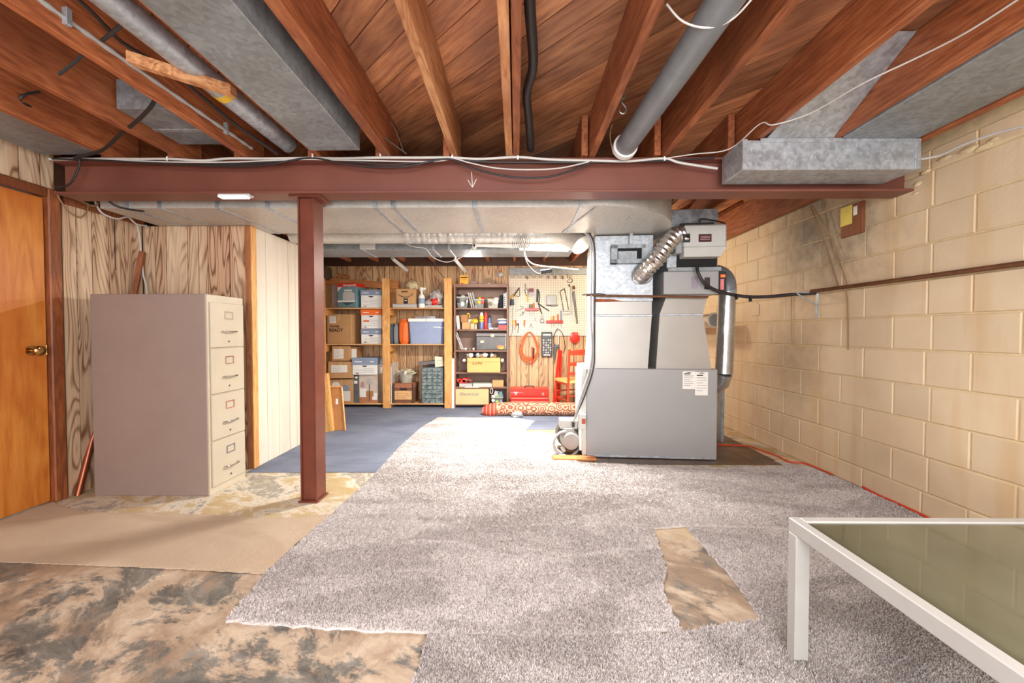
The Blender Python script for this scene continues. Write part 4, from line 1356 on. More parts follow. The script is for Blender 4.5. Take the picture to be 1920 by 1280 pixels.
# black hose to the wall, bracket, long rusty pipe
wire('drain_hose', [P3(1307, 499, 3.24), P3(1309, 512, 3.22), P3(1320, 530, 3.22), P3(1338, 542, 3.24), P3(1362, 550, 3.24), P3(1400, 556, 3.24), P3(1440, 556, 3.22), P3(1485, 552, 3.2), P3(1530, 549, 3.15)], .013, M_CABLEB, 'thick black hose reaching from the humidifier to the wall bracket', 'hose', n=10)
for px, py in ((1381, 556), (1407, 560)):
    p = P3(px, py, 3.22)
    tag(MB().cbox(p.x - .006, p.x + .006, p.y - .015, p.y + .015, p.z - .022, p.z + .014, .002).build('hose_tie', M_BLACK), 'black tie on the drain hose ' + ('touching the flue pipe' if px < 1390 else 'hanging before the block wall'), 'tie', 'ties on the drain hose')
br = thing('wall_bracket', (XR, 3.15, 1.2), 'small galvanized angle bracket holding the hose on the block wall', 'bracket')
yb_, zb_ = 3.17, 1.365
MB().box(XR - .006, XR - .0035, yb_ - .016, yb_ + .016, zb_ - .20, zb_).build('bracket_plate', M_GALV, br)
MB().box(XR - .17, XR - .003, yb_ - .014, yb_ + .014, zb_ - .006, zb_).build('bracket_arm', M_GALV, br)
MB().tube([(XR - .165, yb_, zb_ - .006), (XR - .01, yb_, zb_ - .10)], .006, 4).build('bracket_brace', M_GALV, br)
wire('wall_pipe', [(XR - .06, 3.16, 1.372), (XR - .025, 2.9, 1.372), (XR - .025, 1.8, 1.368), (XR - .025, .5, 1.362)], .014, M_RUST, 'long thin rusty pipe running along the block wall', 'pipe', n=8, sm=3)
for i, (p0, p1, p2, lb_) in enumerate((((1526, 385), (1545, 450), (1574, 541), 'thin dark line sagging from the beam to the rusty pipe'), ((1530, 385), (1560, 450), (1590, 537), 'thin taut line from the beam to the rusty pipe'))):
    w3 = []
    for q_ in (p0, p1, p2):
        y, z = UX(q_[0], q_[1], XR - .02)
        w3.append((XR - .02, y, z))
    w3[0] = (XR - .05, w3[0][1], w3[0][2])
    wire('wall_line', w3, .0045, M_TWIG, lb_)
y, z = UX(1590, 540, XR - .012)
y2, z2 = UX(1590, 655, XR - .012)
wire('wall_line', [(XR - .03, y, z), (XR - .012, y, z - .1), (XR - .010, y2, z2)], .004, M_TWIG, 'thin wire hanging straight down from the rusty pipe')
y, z = UX(1484, 548, XR - .012)
y2, z2 = UX(1484, 645, XR - .012)
wire('wall_line', [(XR - .012, y, z), (XR - .010, y2, z2)], .003, M_TWIG, 'faint wire hanging down behind the hose')
y, z = UX(1417, 581, XR)
ep = MB().cbox(XR - .010, XR - .003, y - .06, y + .06, z - .055, z + .055, .002).build('cover_plate', M_BLOCK)
tag(ep, 'painted square cover plate on the block wall beyond the hose', 'plate')
y, z = UX(1604, 405, XR)
pk = thing('wood_packing', (XR, y, 1.75), 'red-stained board with yellow paper wedged under the beam end', 'board')
MB().cbox(XR - .022, XR - .003, y - .085, y + .10, z - .13, z + .08, .003).build('board', M_REDWOOD, pk)
MB().box(XR - .024, XR - .0222, y + .0, y + .10, z - .05, z + .08).build('yellow_paper', plain('yellow_paper', (226, 206, 100), .7), pk)
MB().box(XR - .024, XR - .0222, y - .04, y - .01, z + .0, z + .06).build('white_paper', M_WHITE, pk)

# red extension cord on the floor by the wall
cpts = [UF(*p) for p in ((1345, 836), (1400, 838), (1425, 846), (1455, 856), (1480, 868))]
cpts = [(x, y, .012) for x, y in cpts] + [(2.28, 3.2, .02), (2.30, 2.95, .022)]
wire('extension_cord', cpts, .006, M_RCORD, 'red extension cord along the wall foot behind the furnace')
wire('extension_cord', [(2.325, 2.72, .018), (2.318, 2.6, .012), (2.322, 2.45, .012), (2.318, 2.30, .012), (2.30, 2.2, .012)], .008, M_RCORD, 'red extension cord between carpet edge and block wall')

# ================================================================== FILING CABINET
cxa, _ = U(174, 800, 2.567)
cxb, _ = U(392, 800, 2.567)
cY0, cY1 = 2.567, 2.905
cH = U(300, 551, 2.567)[1]
fc = thing('filing_cabinet', ((cxa + cxb) / 2, (cY0 + cY1) / 2, 0), 'tall putty four-drawer steel filing cabinet in front of the panelled closet', 'filing cabinet')
MB().cbox(cxa, cxb - .012, cY0, cY1, 0.0, cH, .004).build('cabinet_body', M_CABS, fc)
MB().cbox(cxb - .012, cxb, cY0 + .001, cY1, 0.0, cH - .001, .002).build('front_frame', M_CABF, fc)
dh = (cH - .06 - .03) / 4
for i in range(4):
    z0 = .045 + dh * i
    dr_ = MB().cbox(cxb, cxb + .012, cY0 + .016, cY1 - .012, z0 + .004, z0 + dh - .004, .003).build('drawer', M_CABF, fc)
    yc = (cY0 + cY1) / 2 + .005
    zh = z0 + dh * .36
    MB().tube([(cxb + .012, yc - .06, zh), (cxb + .032, yc - .055, zh), (cxb + .036, yc, zh - .004), (cxb + .032, yc + .055, zh), (cxb + .012, yc + .06, zh)], .0055, 8, 4).build('drawer_handle', M_CHROME, dr_, True)
    zl = z0 + dh * .72
    fr = MB()
    x0, x1 = cxb + .012, cxb + .017
    fr.box(x0, x1, yc - .04, yc + .04, zl - .026, zl - .020).box(x0, x1, yc - .04, yc + .04, zl + .020, zl + .026).box(x0, x1, yc - .04, yc - .033, zl - .02, zl + .02).box(x0, x1, yc + .033, yc + .04, zl - .02, zl + .02)
    fr.build('label_holder', M_CHROME, dr_)
    MB().lathe((cxb + .012, yc, z0 + dh * .14), [(.007, 0), (.006, .004), (.002, .005)], 10, 'X').build('thumb_latch', M_STEEL, dr_)

# ================================================================== GLASS TABLE
tz = .455
tx0, ty1 = .885, 1.315
tx1, ty0 = 1.80, 0.28
gt_ = thing('glass_table', ((tx0 + tx1) / 2, (ty0 + ty1) / 2, 0.009), 'low off-white metal frame table with a dusty green glass top', 'table')
rw, rh = .032, .045
MB().cbox(tx0, tx0 + rw, ty0, ty1, tz - rh, tz, .003).build('frame_rail', M_CREAM, gt_)
MB().cbox(tx1 - rw, tx1, ty0, ty1, tz - rh, tz, .003).build('frame_rail', M_CREAM, gt_)
MB().cbox(tx0 + rw, tx1 - rw, ty1 - rw, ty1, tz - rh, tz - .0005, .003).build('frame_rail', M_CREAM, gt_)
MB().cbox(tx0 + rw, tx1 - rw, ty0, ty0 + rw, tz - rh, tz - .0005, .003).build('frame_rail', M_CREAM, gt_)
for (x, y) in ((tx0, ty1 - .04), (tx1 - .045, ty1 - .04), (tx0, ty0), (tx1 - .045, ty0)):
    MB().cbox(x, x + .045, y, y + .04, .0095, tz - rh, .003).build('leg', M_CREAM, gt_)
MB().box(tx0 + rw, tx1 - rw, ty0 + rw, ty1 - rw, tz - .014, tz - .006).build('glass_top', M_TGLASS, gt_)

# ================================================================== STORAGE SHELVES ON THE BACK WALL
SY = 5.58      # front of the posts
SB = 5.62      # front of the boards
SBK = 5.95
lv = [U(780, py, SB)[1] for py in (576.5, 644.5, 756)]     # board tops
S1, S2, S3 = lv
su = thing('shelving_unit', (-1.8, 5.78, 0), 'pine storage shelving with three boards per bay along the back wall', 'shelves')
TOPZ = U(720, 521, SY)[1]
ux = []
for (a, b) in ((597, 609), (717, 730), (833, 847)):
    xa, _ = U(a, 650, SY)
    xb, _ = U(b, 650, SY)
    ux.append((xa, xb))
    MB().cbox(xa, xb, SY, SY + .038, 0.0045, TOPZ, .002).build('post', M_PINE, su)
    MB().cbox(xa, xb, SBK - .04, SBK - .002, 0.0045, TOPZ, .002).build('post', M_PINE, su)
    for z in lv:
        MB().cbox((xa + xb) / 2 + .01, (xa + xb) / 2 + .048, SY + .038, SBK - .04, z - .018 - .09, z - .019, .002).build('cleat', M_PINE, su)
for i in range(2):
    for j, z in enumerate(lv):
        MB().cbox(ux[i][1] - .06 if i == 0 else ux[i][0] + .05, ux[i + 1][0] + .045, SB, SBK, z - .018, z, .002).build('shelf_board', M_PINEX, su)
# old timber on top of the first bay and scraps
a0, a1, b0, b1 = rect(611, 521, 719, 533, 5.86)
mb = MB()
mb.hexa([(a0, 5.84, b0), (a1, 5.84, b0 - .06), (a1, 5.90, b0 - .06), (a0, 5.90, b0)], [(a0, 5.84, b1), (a1, 5.84, b1 - .06), (a1, 5.90, b1 - .06), (a0, 5.90, b1)])
mb.build('top_rail', M_ORANGEW, su)
a, b = P3(632, 514, 5.82), P3(655, 520, 5.82)
tag(MB().tube([a, b], .02, 4).build('wood_offcut', M_ORANGEW), 'short split wood offcut lying over the shelf top rail', 'board')
a0, a1, b0, b1 = rect(730, 526, 748, 542, 5.90)
MB().cbox(a0, a1, 5.86, 5.95, b0, b1, .003).build('top_rail', M_ORANGEW, su)
a0, a1, b0, b1 = rect(606, 502, 620, 521, 5.86)
tag(MB().cbox(a0 - .03, a1 + .0, 5.70, 5.90, TOPZ + .001, b1, .004).build('dark_carton', plain('dark_brown_card', (84, 62, 44), .7)), 'dark carton standing high beside the shelf top', 'box')


def carton(px0, py0, px1, z0, Y, d, mat, label, rot=0.0, group=None, tape=True, name='cardboard_box', py_z=None):
    """box from its front's pixel width and top, resting at z0"""
    xa, zt = U(px0, py0, Y)
    xb, _ = U(px1, py0, Y)
    t = thing(name, ((xa + xb) / 2, Y + d / 2, z0), label, 'box', group)
    T = Matrix.Translation(((xa + xb) / 2, Y + d / 2, z0)) @ Matrix.Rotation(rot, 4, 'Z')
    hw, hh = (xb - xa) / 2, zt - z0
    m = MB()
    m.T = T
    m.cbox(-hw, hw, -d / 2, d / 2, 0.0005, hh, .004).build('box_body', mat, t)
    if tape:
        m = MB()
        m.T = T
        m.box(-hw * .08, hw * .08, -d / 2 - .001, d / 2, hh, hh + .001).box(-hw * .08, hw * .08, -d / 2 - .0012, -d / 2 - .0002, hh * .78, hh + .001)
        m.build('packing_tape', M_TAPE, t)
    return t, T, hw, hh, d


def patch(t, T, x0, x1, z0, z1, d, mat, name='shipping_label', off=.0015, label=None):
    m = MB()
    m.T = T
    return m.box(x0, x1, -d / 2 - off, -d / 2 - .0002, z0, z1).build(name, mat, t, label=label)


def lines(lb, T, x0, x1, z0, z1, d, n, mat=M_INKG, off=.0025):
    m = MB()
    m.T = T
    for i in range(n):
        z = z1 - (z1 - z0) * (i + .7) / (n + .4)
        m.box(x0, x1 - (x1 - x0) * random.uniform(0, .45), -d / 2 - off, -d / 2 - .001, z - .0018, z + .0018)
    m.build('printed_text', mat, lb)['kind'] = 'stuff'


def banker(px0, py0, px1, z0, Y, d, lidm, label, lidfrac=.30, rot=0.0, accent=None):
    xa, zt = U(px0, py0, Y)
    xb, _ = U(px1, py0, Y)
    t = thing('storage_box', ((xa + xb) / 2, Y + d / 2, z0), label, 'box', 'lidded archive boxes on the shelves')
    T = Matrix.Translation(((xa + xb) / 2, Y + d / 2, z0)) @ Matrix.Rotation(rot, 4, 'Z')
    hw, hh = (xb - xa) / 2, zt - z0

    def m():
        q = MB()
        q.T = T
        return q
    m().cbox(-hw + .006, hw - .006, -d / 2 + .006, d / 2 - .006, .0005, hh * .95, .003).build('box_body', M_WHITE, t)
    lid = m().cbox(-hw, hw, -d / 2, d / 2, hh * (1 - lidfrac), hh, .003).build('lid', lidm, t)
    m().box(-hw * .8, -hw * .2, -d / 2 - .001, -d / 2, hh * (1 - lidfrac * .62), hh * (1 - lidfrac * .48)).build('lid_print', M_WHITE, lid)
    m().box(hw * .45, hw * .75, -d / 2 - .001, -d / 2, hh * (1 - lidfrac * .62), hh * (1 - lidfrac * .48)).build('lid_print', M_WHITE, lid)
    y = -d / 2 + .0055
    zc = hh * (1 - lidfrac) - .022
    m().xzprism([(-.035, zc + .012), (-.028, zc), (-.008, zc - .004), (0, zc - .012), (.008, zc - .004), (.028, zc), (.035, zc + .012)], y - .001, y).build('hand_hole', M_BLACK, t)
    q = m()
    for i in range(4):
        z = hh * (1 - lidfrac) * (.62 - .13 * i)
        q.box(-hw * .75 if i % 2 else -hw * .1, hw * .7, y - .001, y, z - .0016, z + .0016)
    q.box(-hw * .7, -hw * .45, y - .001, y, .012, .028)
    q.build('printed_text', M_INKG, t)['kind'] = 'stuff'
    if accent:
        m().box(-hw * .75, -hw * .2, y - .0015, y, hh * .36, hh * .44).build('orange_tab', accent, t)
    return t


# ---- first bay
# appliance carton, teal with red band
t, T, hw, hh, d = carton(634, 531, 673, S1, 5.66, .26, M_TEAL, 'teal appliance box with a red band and a picture of a white humidifier', -.18, tape=False, name='appliance_box')
m = MB(); m.T = T
rb = m.box(-hw - .001, hw + .001, -d / 2 - .001, d / 2 + .001, hh * .86, hh + .002).build('red_band', M_RED, t, label='bright red band')
p = T @ Vector((-hw * .42, -d / 2 - .002, hh * .885))
text('brand_lettering', 'Honeywell', .045, p, M_WHITE, t, -.18)
m = MB(); m.T = T
m.xzprism([(-hw * .45, hh * .32), (hw * .8, hh * .32), (hw * .8, hh * .58), (hw * .5, hh * .66), (-hw * .3, hh * .66), (-hw * .45, hh * .58)], -d / 2 - .002, -d / 2).build('appliance_picture', M_LGREY, t)
m = MB(); m.T = T
m.xzprism([(-hw, hh * .68), (-hw * .55, hh * .85), (-hw, hh * .85)], -d / 2 - .002, -d / 2).box(-hw * .3, hw * .5, -d / 2 - .002, -d / 2, hh * .69, hh * .74).box(-hw, hw * .85, -d / 2 - .003, -d / 2, hh * .24, hh * .31)
m.build('picture_print', M_WHITE, t)['kind'] = 'stuff'
m = MB(); m.T = T
m.xzprism([(-hw * .6, hh * .22), (0, hh * .1), (hw * .85, hh * .22)], -d / 2 - .002, -d / 2).build('picture_shadow_print', plain('dark_teal', (58, 82, 92), .5), t)
t, T, hw, hh, d = carton(621, 534, 634, S1, 5.72, .2, M_CABS, 'narrow grey-brown box squeezed beside the teal appliance box', 0, tape=False)
banker(675.5, 543.5, 715, S1, 5.64, .28, M_BLUEG, 'white archive box with a slate-blue lid on the top board beside the teal box')
# second board
t, T, hw, hh, d = carton(613.5, 589, 661, S2, 5.66, .27, M_CARD, "brown moving box printed YOU'RE READY on the middle board", -.10)
lb_ = patch(t, T, -hw * .78, -hw * .25, hh * .70, hh * .93, d, M_WHITE)
lines(lb_, T, -hw * .72, -hw * .3, hh * .72, hh * .91, d, 4)
p = T @ Vector((-hw * .78, -d / 2 - .002, hh * .555))
text('printed_words', "YOU'RE", .042, p, M_INK, t, -.10)
p = T @ Vector((-hw * .82, -d / 2 - .002, hh * .41))
text('printed_words', 'READY', .066, p, M_INK, t, -.10)
zb2 = U(690, 616, 5.65)[1]
banker(676, 616.5, 714.5, S2, 5.65, .28, M_BLUEG, 'white archive box with a slate-blue lid directly under the orange-lidded one', .36)
banker(676, 580, 715, zb2 + .001, 5.65, .28, M_ORANGE, 'white archive box with a bright orange lid', .29, 0, M_ORANGE)
# bottom board
zc1 = U(640, 709, 5.65)[1]
zc2 = U(640, 677, 5.65)[1]
t, T, hw, hh, d = carton(618, 711, 662, S3, 5.66, .27, M_CARD, 'brown carton with a blue disc print at the bottom of the carton stack', 0)
m = MB(); m.T = T
m.lathe((hw * .35, -d / 2 - .0002, hh * .62), [(.05, 0), (.05, -.001)], 20, 'Y').build('disc_print', M_BLUEG, t)
lb_ = patch(t, T, hw * .1, hw * .75, hh * .08, hh * .5, d, M_WHITE)
lines(lb_, T, hw * .15, hw * .7, hh * .1, hh * .48, d, 4)
m = MB(); m.T = T
m.lathe((-hw * .45, -d / 2 - .0002, hh * .72), [(.06, 0), (.06, -.001)], 20, 'Y').build('disc_print', M_WHITE, t)
t, T, hw, hh, d = carton(614.5, 678, 660, zc1 + .002, 5.62, .28, M_CARD, 'brown carton with a wide white label in the middle of the stack', .06)
lb_ = patch(t, T, -hw * .75, hw * .55, hh * .36, hh * .8, d, M_WHITE)
lines(lb_, T, -hw * .7, hw * .4, hh * .4, hh * .78, d, 3)
t, T, hw, hh, d = carton(622, 648.5, 656, zc2 + .004, 5.66, .26, M_CARD, 'brown carton with a square white label on top of the stack', .0)
lb_ = patch(t, T, -hw * .8, hw * .3, hh * .15, hh * .8, d, M_WHITE)
lines(lb_, T, -hw * .75, hw * .25, hh * .2, hh * .78, d, 5)
t2, T2, hw2, hh2, d2 = carton(656.5, 650, 669, zc2 + .004, 5.70, .2, M_CARDD, 'narrow carton with a crumpled label beside the top of the carton stack', .0, tape=False)
patch(t2, T2, -hw2 * .6, hw2 * .9, hh2 * .1, hh2 * .85, d2, M_WHITE)
# picture carton of a floor lamp
t, T, hw, hh, d = carton(662, 702, 708, S3, 5.67, .25, plain('photo_beige', (206, 190, 174), .5), 'tall box with a room photo of a floor lamp and sofa', .0, tape=False, name='picture_box')
patch(t, T, -hw, -hw * .5, 0.001, hh, d, plain('photo_grey', (98, 98, 96), .5), 'grey_stripe')
patch(t, T, -hw * .5, hw, 0.001, hh * .22, d, plain('photo_floor', (176, 120, 84), .5), 'photo_floor', .0012)
patch(t, T, -hw * .45, hw * .1, hh * .2, hh * .5, d, M_WHITE, 'photo_sofa', .0022)
patch(t, T, hw * .05, hw * .65, hh * .22, hh * .42, d, M_CARDD, 'photo_bench', .0028)
patch(t, T, hw * .3, hw * .34, hh * .06, hh * .7, d, M_INK, 'photo_lamp_pole', .0032)
patch(t, T, hw * .12, hw * .5, hh * .68, hh * .88, d, M_CREAM, 'photo_lamp_shade', .0034)
patch(t, T, hw * .55, hw * .95, hh * .1, hh * .35, d, M_WHITE, 'photo_chair', .0022)
patch(t, T, -hw * .38, -hw * .12, hh * .56, hh * .74, d, plain('photo_pink', (186, 140, 136), .5), 'photo_picture', .0026)
m = MB(); m.T = T
m.xzprism([(-hw * .85, hh * .90), (-hw * .73, hh * .95), (-hw * .61, hh * .90), (-hw * .73, hh * .85)], -d / 2 - .003, -d / 2).build('emblem', M_WHITE, t)
patch(t, T, -hw * .92, -hw * .65, hh * .68, hh * .78, d, M_WHITE, 'price_sticker', .003)
zb3 = U(690, 702, 5.66)[1]
banker(659, 670.5, 706, zb3 + .001, 5.62, .26, M_BLUEG, 'white archive box with a slate-blue lid resting on the lamp picture box', .42, .04)
banker(708, 672, 716, zb3 + .001, 5.80, .14, M_BLUEG, 'small end of another blue-lidded white box by the pine post', .45)

# frames leaning at the closet corner
lf = thing('hardboard_sheet', (-1.98, 4.3, 0), 'brown hardboard panel with a pale wooden edge leaning at the closet corner', 'panel')
c = [P3(617, 725, 4.40), P3(641, 725, 4.40), P3(648, 808, 4.30), P3(620, 811, 4.30)]
c[2].z = c[3].z = .006
def slab(c, th):
    return MB().add([p for p in c] + [p + Vector((0, th, 0)) for p in c], [(0, 3, 2, 1), (4, 5, 6, 7), (0, 1, 5, 4), (1, 2, 6, 5), (2, 3, 7, 6), (3, 0, 4, 7)])
slab(c, .012).build('board_face', plain('hardboard', (172, 116, 66), .6), lf)
for i, j in ((1, 2), (0, 1)):
    MB().tube([c[i] - Vector((0, .004, 0)), c[j] - Vector((0, .004, 0))], .009, 4).build('board_edge', M_PINE, lf)
MB().box(*[v for v in (c[1].x - .04, c[1].x - .015, 4.335, 4.338, .28, .34)]).build('paper_label', M_WHITE, lf)
lf2 = thing('timber_sheet', (-2.03, 4.25, 0), 'tall pale wooden frame leaning in front of the brown hardboard panel', 'frame')
c = [P3(605, 700, 4.36), P3(613, 700, 4.36), P3(624, 811, 4.26), P3(618, 811, 4.26)]
c[2].z = c[3].z = .006
slab(c, .05).build('frame_edge', M_PINE, lf2)
c = [P3(600, 704, 4.30), P3(606, 704, 4.34), P3(617, 812, 4.24), P3(610, 815, 4.2)]
c[2].z = c[3].z = .006
slab(c, .03).build('frame_face', plain('dark_brass_frame', (150, 116, 62), .5, .1), lf2)

# ---- second bay, top board
zt1 = U(760, 569.5, 5.64)[1]
a0, a1, _, _ = rect(736, 569, 781, 577, 5.64)
t = thing('flat_box', ((a0 + a1) / 2, 5.76, S1), 'flat white box lying under the box printed with a curved arrow', 'box')
MB().cbox(a0, a1, 5.64, 5.88, S1 + .0005, zt1, .003).build('box_body', M_CREAM, t)
MB().box(a0, a1, 5.638, 5.64, zt1 - .016, zt1 - .013).build('lid_seam', M_INKG, t)
t, T, hw, hh, d = carton(743, 541, 780, zt1 + .001, 5.66, .2, M_CARD, 'brown delivery box with a black curved arrow', -.06, tape=False)
m = MB(); m.T = T
pts = [(-hw * .82 + 1.55 * hw * i / 12, -d / 2 - .0015, hh * (.64 - .20 * math.sin(PI * i / 12))) for i in range(13)]
m.tube(pts, 0, 6, 0, rfun=lambda t: .0022 + .0032 * math.sin(PI * min(1, t * 1.0)))
m.tube([(hw * .45, -d / 2 - .0015, hh * .68), (hw * .78, -d / 2 - .0015, hh * .68), (hw * .66, -d / 2 - .0015, hh * .50)], .003, 5)
m.build('curved_arrow', M_INK, t)
patch(t, T, -hw * .22, hw * .22, .001, hh * .36, d, M_INK, 'black_label')
patch(t, T, -hw * .12, hw * .12, hh * .2, hh * .25, d, M_WHITE, 'label_print', .002)
patch(t, T, -hw * .45, hw * .2, hh * .76, hh * .86, d, plain('dark_tape', (92, 66, 44), .4), 'printed_tape')
# soccer ball
bx_, bz_ = U(773, 538, 5.88)
ballr = 12.5 * 5.88 / F
sb = thing('soccer_ball', (bx_, 5.88, bz_ - ballr), 'black and cream soccer ball resting behind the delivery box', 'ball')
MB().blob((bx_, 5.86, bz_), (ballr, ballr, ballr), 0, 0, 14).build('ball_shell', plain('ball_cream', (226, 208, 164), .5), sb, True)
gr = (1 + 5 ** .5) / 2
dirs = [Vector(v).normalized() for v in [(0, s1 * 1, s2 * gr) for s1 in (1, -1) for s2 in (1, -1)] + [(s1 * 1, s2 * gr, 0) for s1 in (1, -1) for s2 in (1, -1)] + [(s2 * gr, 0, s1 * 1) for s1 in (1, -1) for s2 in (1, -1)]]
RR = Euler((.35, .1, .25)).to_matrix()
for dv in dirs:
    dv = RR @ dv
    a = dv.orthogonal().normalized()
    b = dv.cross(a)
    vs = [Vector((bx_, 5.86, bz_)) + (dv * .93 + (a * math.cos(2 * PI * k / 5) + b * math.sin(2 * PI * k / 5)) * .36).normalized() * ballr * 1.006 for k in range(5)]
    MB().add(vs + [Vector((bx_, 5.86, bz_)) + dv * ballr * 1.012], [(0, 1, 5), (1, 2, 5), (2, 3, 5), (3, 4, 5), (4, 0, 5)]).build('black_patch', M_BLACK, sb)
# things it rests on
tag(MB().cbox(bx_ - .12, bx_ + .10, 5.885, 5.945, S1 + .0005, bz_ - ballr * .55, .004).build('cardboard_box', M_CARDD), 'dark cardboard box standing behind the delivery box beneath the soccer ball', 'box')
# spray bottle
sx, _ = U(790, 560, 5.66)
sz = U(790, 538, 5.66)[1] - S1
sp_ = thing('spray_bottle', (sx, 5.68, S1), 'white spray bottle on the top board', 'bottle')
w_ = 6.3 * 5.66 / F
MB().lathe((sx, 5.68, S1), [(w_ * .95, 0.0005), (w_, .01), (w_, sz * .50), (w_ * .8, sz * .60), (w_ * .35, sz * .68), (w_ * .33, sz * .80)], 20).build('bottle_body', M_WHITE, sp_, True)
MB().cbox(sx - w_ * .45, sx + w_ * .45, 5.655, 5.70, S1 + sz * .80, S1 + sz, .006).build('spray_head', M_WHITE, sp_)
MB().cbox(sx + w_ * .45, sx + w_ * 1.3, 5.67, 5.69, S1 + sz * .88, S1 + sz * .98, .004).build('nozzle', M_WHITE, sp_)
MB().cbox(sx + w_ * .6, sx + w_ * .85, 5.672, 5.688, S1 + sz * .72, S1 + sz * .88, .003).build('trigger', M_LGREY, sp_)
MB().lathe((sx, 5.68, S1 + sz * .22), [(w_ * 1.02, 0), (w_ * 1.02, sz * .24)], 20).build('bottle_label', M_BLUEG, sp_, True)
MB().lathe((sx, 5.68, S1 + sz * .20), [(w_ * 1.03, 0), (w_ * 1.03, sz * .025)], 20).build('label_stripe', M_TEAL, sp_, True)
# flat book with plastic bag
a0, a1, b0, b1 = rect(796, 572, 830, 577, 5.66)
tag(MB().cbox(a0, a1, 5.66, 5.84, S1 + .0005, S1 + .035, .003).build('flat_package', M_CREAM), 'flat cream package on the top board under the plastic bags', 'package')
x_, z_ = U(818, 556, 5.72)
pbg = thing('plastic_bag', (x_, 5.74, S1 + .036), 'crumpled clear plastic bag with red print on the top board', 'bag')
MB().blob((x_, 5.74, z_ - .01), (.10, .08, .095), 3, .5, 12, 2).build('bag_film', plain('cloudy_plastic', (206, 200, 196), .3, 0, .08, trans=.35), pbg, True)
MB().blob((x_ - .09, 5.70, S1 + .075), (.06, .05, .04), 5, .5, 10, 2).build('bag_film', plain('cloudy_plastic', (206, 200, 196)), pbg, True)
MB().blob((x_ - .02, 5.68, S1 + .09), (.055, .035, .05), 8, .6, 10, 2).build('red_print', M_RED, pbg, True)

# ---- second bay, middle board
def soft(px0, py0, px1, Y, d, z0, mat, label, cat, name, squ=.8):
    xa, zt = U(px0, py0, Y)
    xb, _ = U(px1, py0, Y)
    hh = zt - z0
    m = MB()
    n = 12
    prof = []
    for i in range(n + 1):
        t = i / n
        k = (1 - (2 * t - 1) ** 4) ** .5 * .25 + .75
        if t > .9:
            k *= .8
        prof.append((k, t))
    vs, fs = [], []
    for (k, t) in prof:
        for a in range(16):
            th = 2 * PI * a / 16
            cx_, sy_ = math.copysign(abs(math.cos(th)) ** .5, math.cos(th)), math.copysign(abs(math.sin(th)) ** .5, math.sin(th))
            vs.append(((xa + xb) / 2 + cx_ * (xb - xa) / 2 * k, Y + d / 2 + sy_ * d / 2 * k, z0 + .001 + hh * t))
    for i in range(n):
        for a in range(16):
            fs.append((i * 16 + a, i * 16 + (a + 1) % 16, (i + 1) * 16 + (a + 1) % 16, (i + 1) * 16 + a))
    fs.append(tuple(range(16))[::-1])
    fs.append(tuple(range(n * 16, n * 16 + 16)))
    t = thing(name, ((xa + xb) / 2, Y + d / 2, z0), label, cat)
    m.add(vs, fs).build('fabric_body', mat, t, True)
    return t, xa, xb, zt


t, xa, xb, zt = soft(728.5, 607, 736.5, 5.66, .2, S2, plain('slate_fabric', (74, 88, 98), .8, 0, .1, 30, .3), 'dark slate fabric bag beside the pine post', 'bag', 'fabric_bag')
t, xa, xb, zt = soft(736.5, 607, 745.5, 5.66, .2, S2, plain('grey_speckle_fabric', (128, 132, 136), .9, 0, .25, 90, .3), 'speckled grey fabric bundle between dark and orange bags', 'bag', 'fabric_bag')
t, xa, xb, zt = soft(746, 598, 766, 5.65, .22, S2, M_ORANGE, 'bright orange life vest folded beside the blue tote', 'vest', 'life_vest')
MB().tube([((xa + xb) / 2 - .01, 5.648, S2 + .02), ((xa + xb) / 2 + .0, 5.648, zt - .1), ((xa + xb) / 2 + .02, 5.66, zt - .02)], .003, 5, 4).build('seam', plain('deep_orange', (196, 76, 30), .7), t, True)
# blue tote
a0, a1, b0, b1 = rect(767, 603, 833, 644.5, 5.65)
t = thing('storage_tote', ((a0 + a1) / 2, 5.78, S2), 'dusty blue plastic tote with a white lid on the middle board', 'tote')
MB().hexa([(a0 + .015, 5.66, S2 + .001), (a1 - .015, 5.66, S2 + .001), (a1 - .015, 5.92, S2 + .001), (a0 + .015, 5.92, S2 + .001)], [(a0, 5.645, b1), (a1, 5.645, b1), (a1, 5.94, b1), (a0, 5.94, b1)]).build('tote_body', M_TOTE, t)
MB().hexa([(a1 - .045, 5.652, S2 + .002), (a1 - .012, 5.652, S2 + .002), (a1 - .012, 5.66, S2 + .002), (a1 - .045, 5.66, S2 + .002)], [(a1 - .03, 5.640, b1), (a1 + .002, 5.640, b1), (a1 + .002, 5.65, b1), (a1 - .03, 5.65, b1)]).build('side_rib', M_TOTED, t)
MB().hexa([(a0 + .012, 5.652, S2 + .002), (a0 + .028, 5.652, S2 + .002), (a0 + .028, 5.66, S2 + .002), (a0 + .012, 5.66, S2 + .002)], [(a0 - .002, 5.640, b1), (a0 + .008, 5.640, b1), (a0 + .008, 5.65, b1), (a0 - .002, 5.65, b1)]).build('side_rib', M_TOTED, t)
zl = U(800, 597, 5.64)[1]
MB().cbox(a0 - .01, a1 + .01, 5.63, 5.945, b1, zl, .005).build('tote_lid', M_WHITE, t, label='white lid')
MB().cbox(a0 + .24, a0 + .245, 5.627, 5.63, b1 + .005, zl - .005).build('lid_mark', M_INK, t)
mm = MB()
ex, ez = U(812, 614, 5.645)
mm.box(ex, ex + .10, 5.642, 5.646, ez, ez + .012).box(ex + .07, ex + .17, 5.6425, 5.646, ez - .006, ez - .001)
mm.build('brand_print', M_WHITE, t)['kind'] = 'stuff'
a0, a1, b0, b1 = rect(778, 592.5, 817, 597, 5.66)
tag(MB().cbox(a0, a1, 5.66, 5.70, zl + .0005, b1, .003).build('metal_bar', M_FLUE), 'silver metal bar lying on the white tote lid', 'bar')
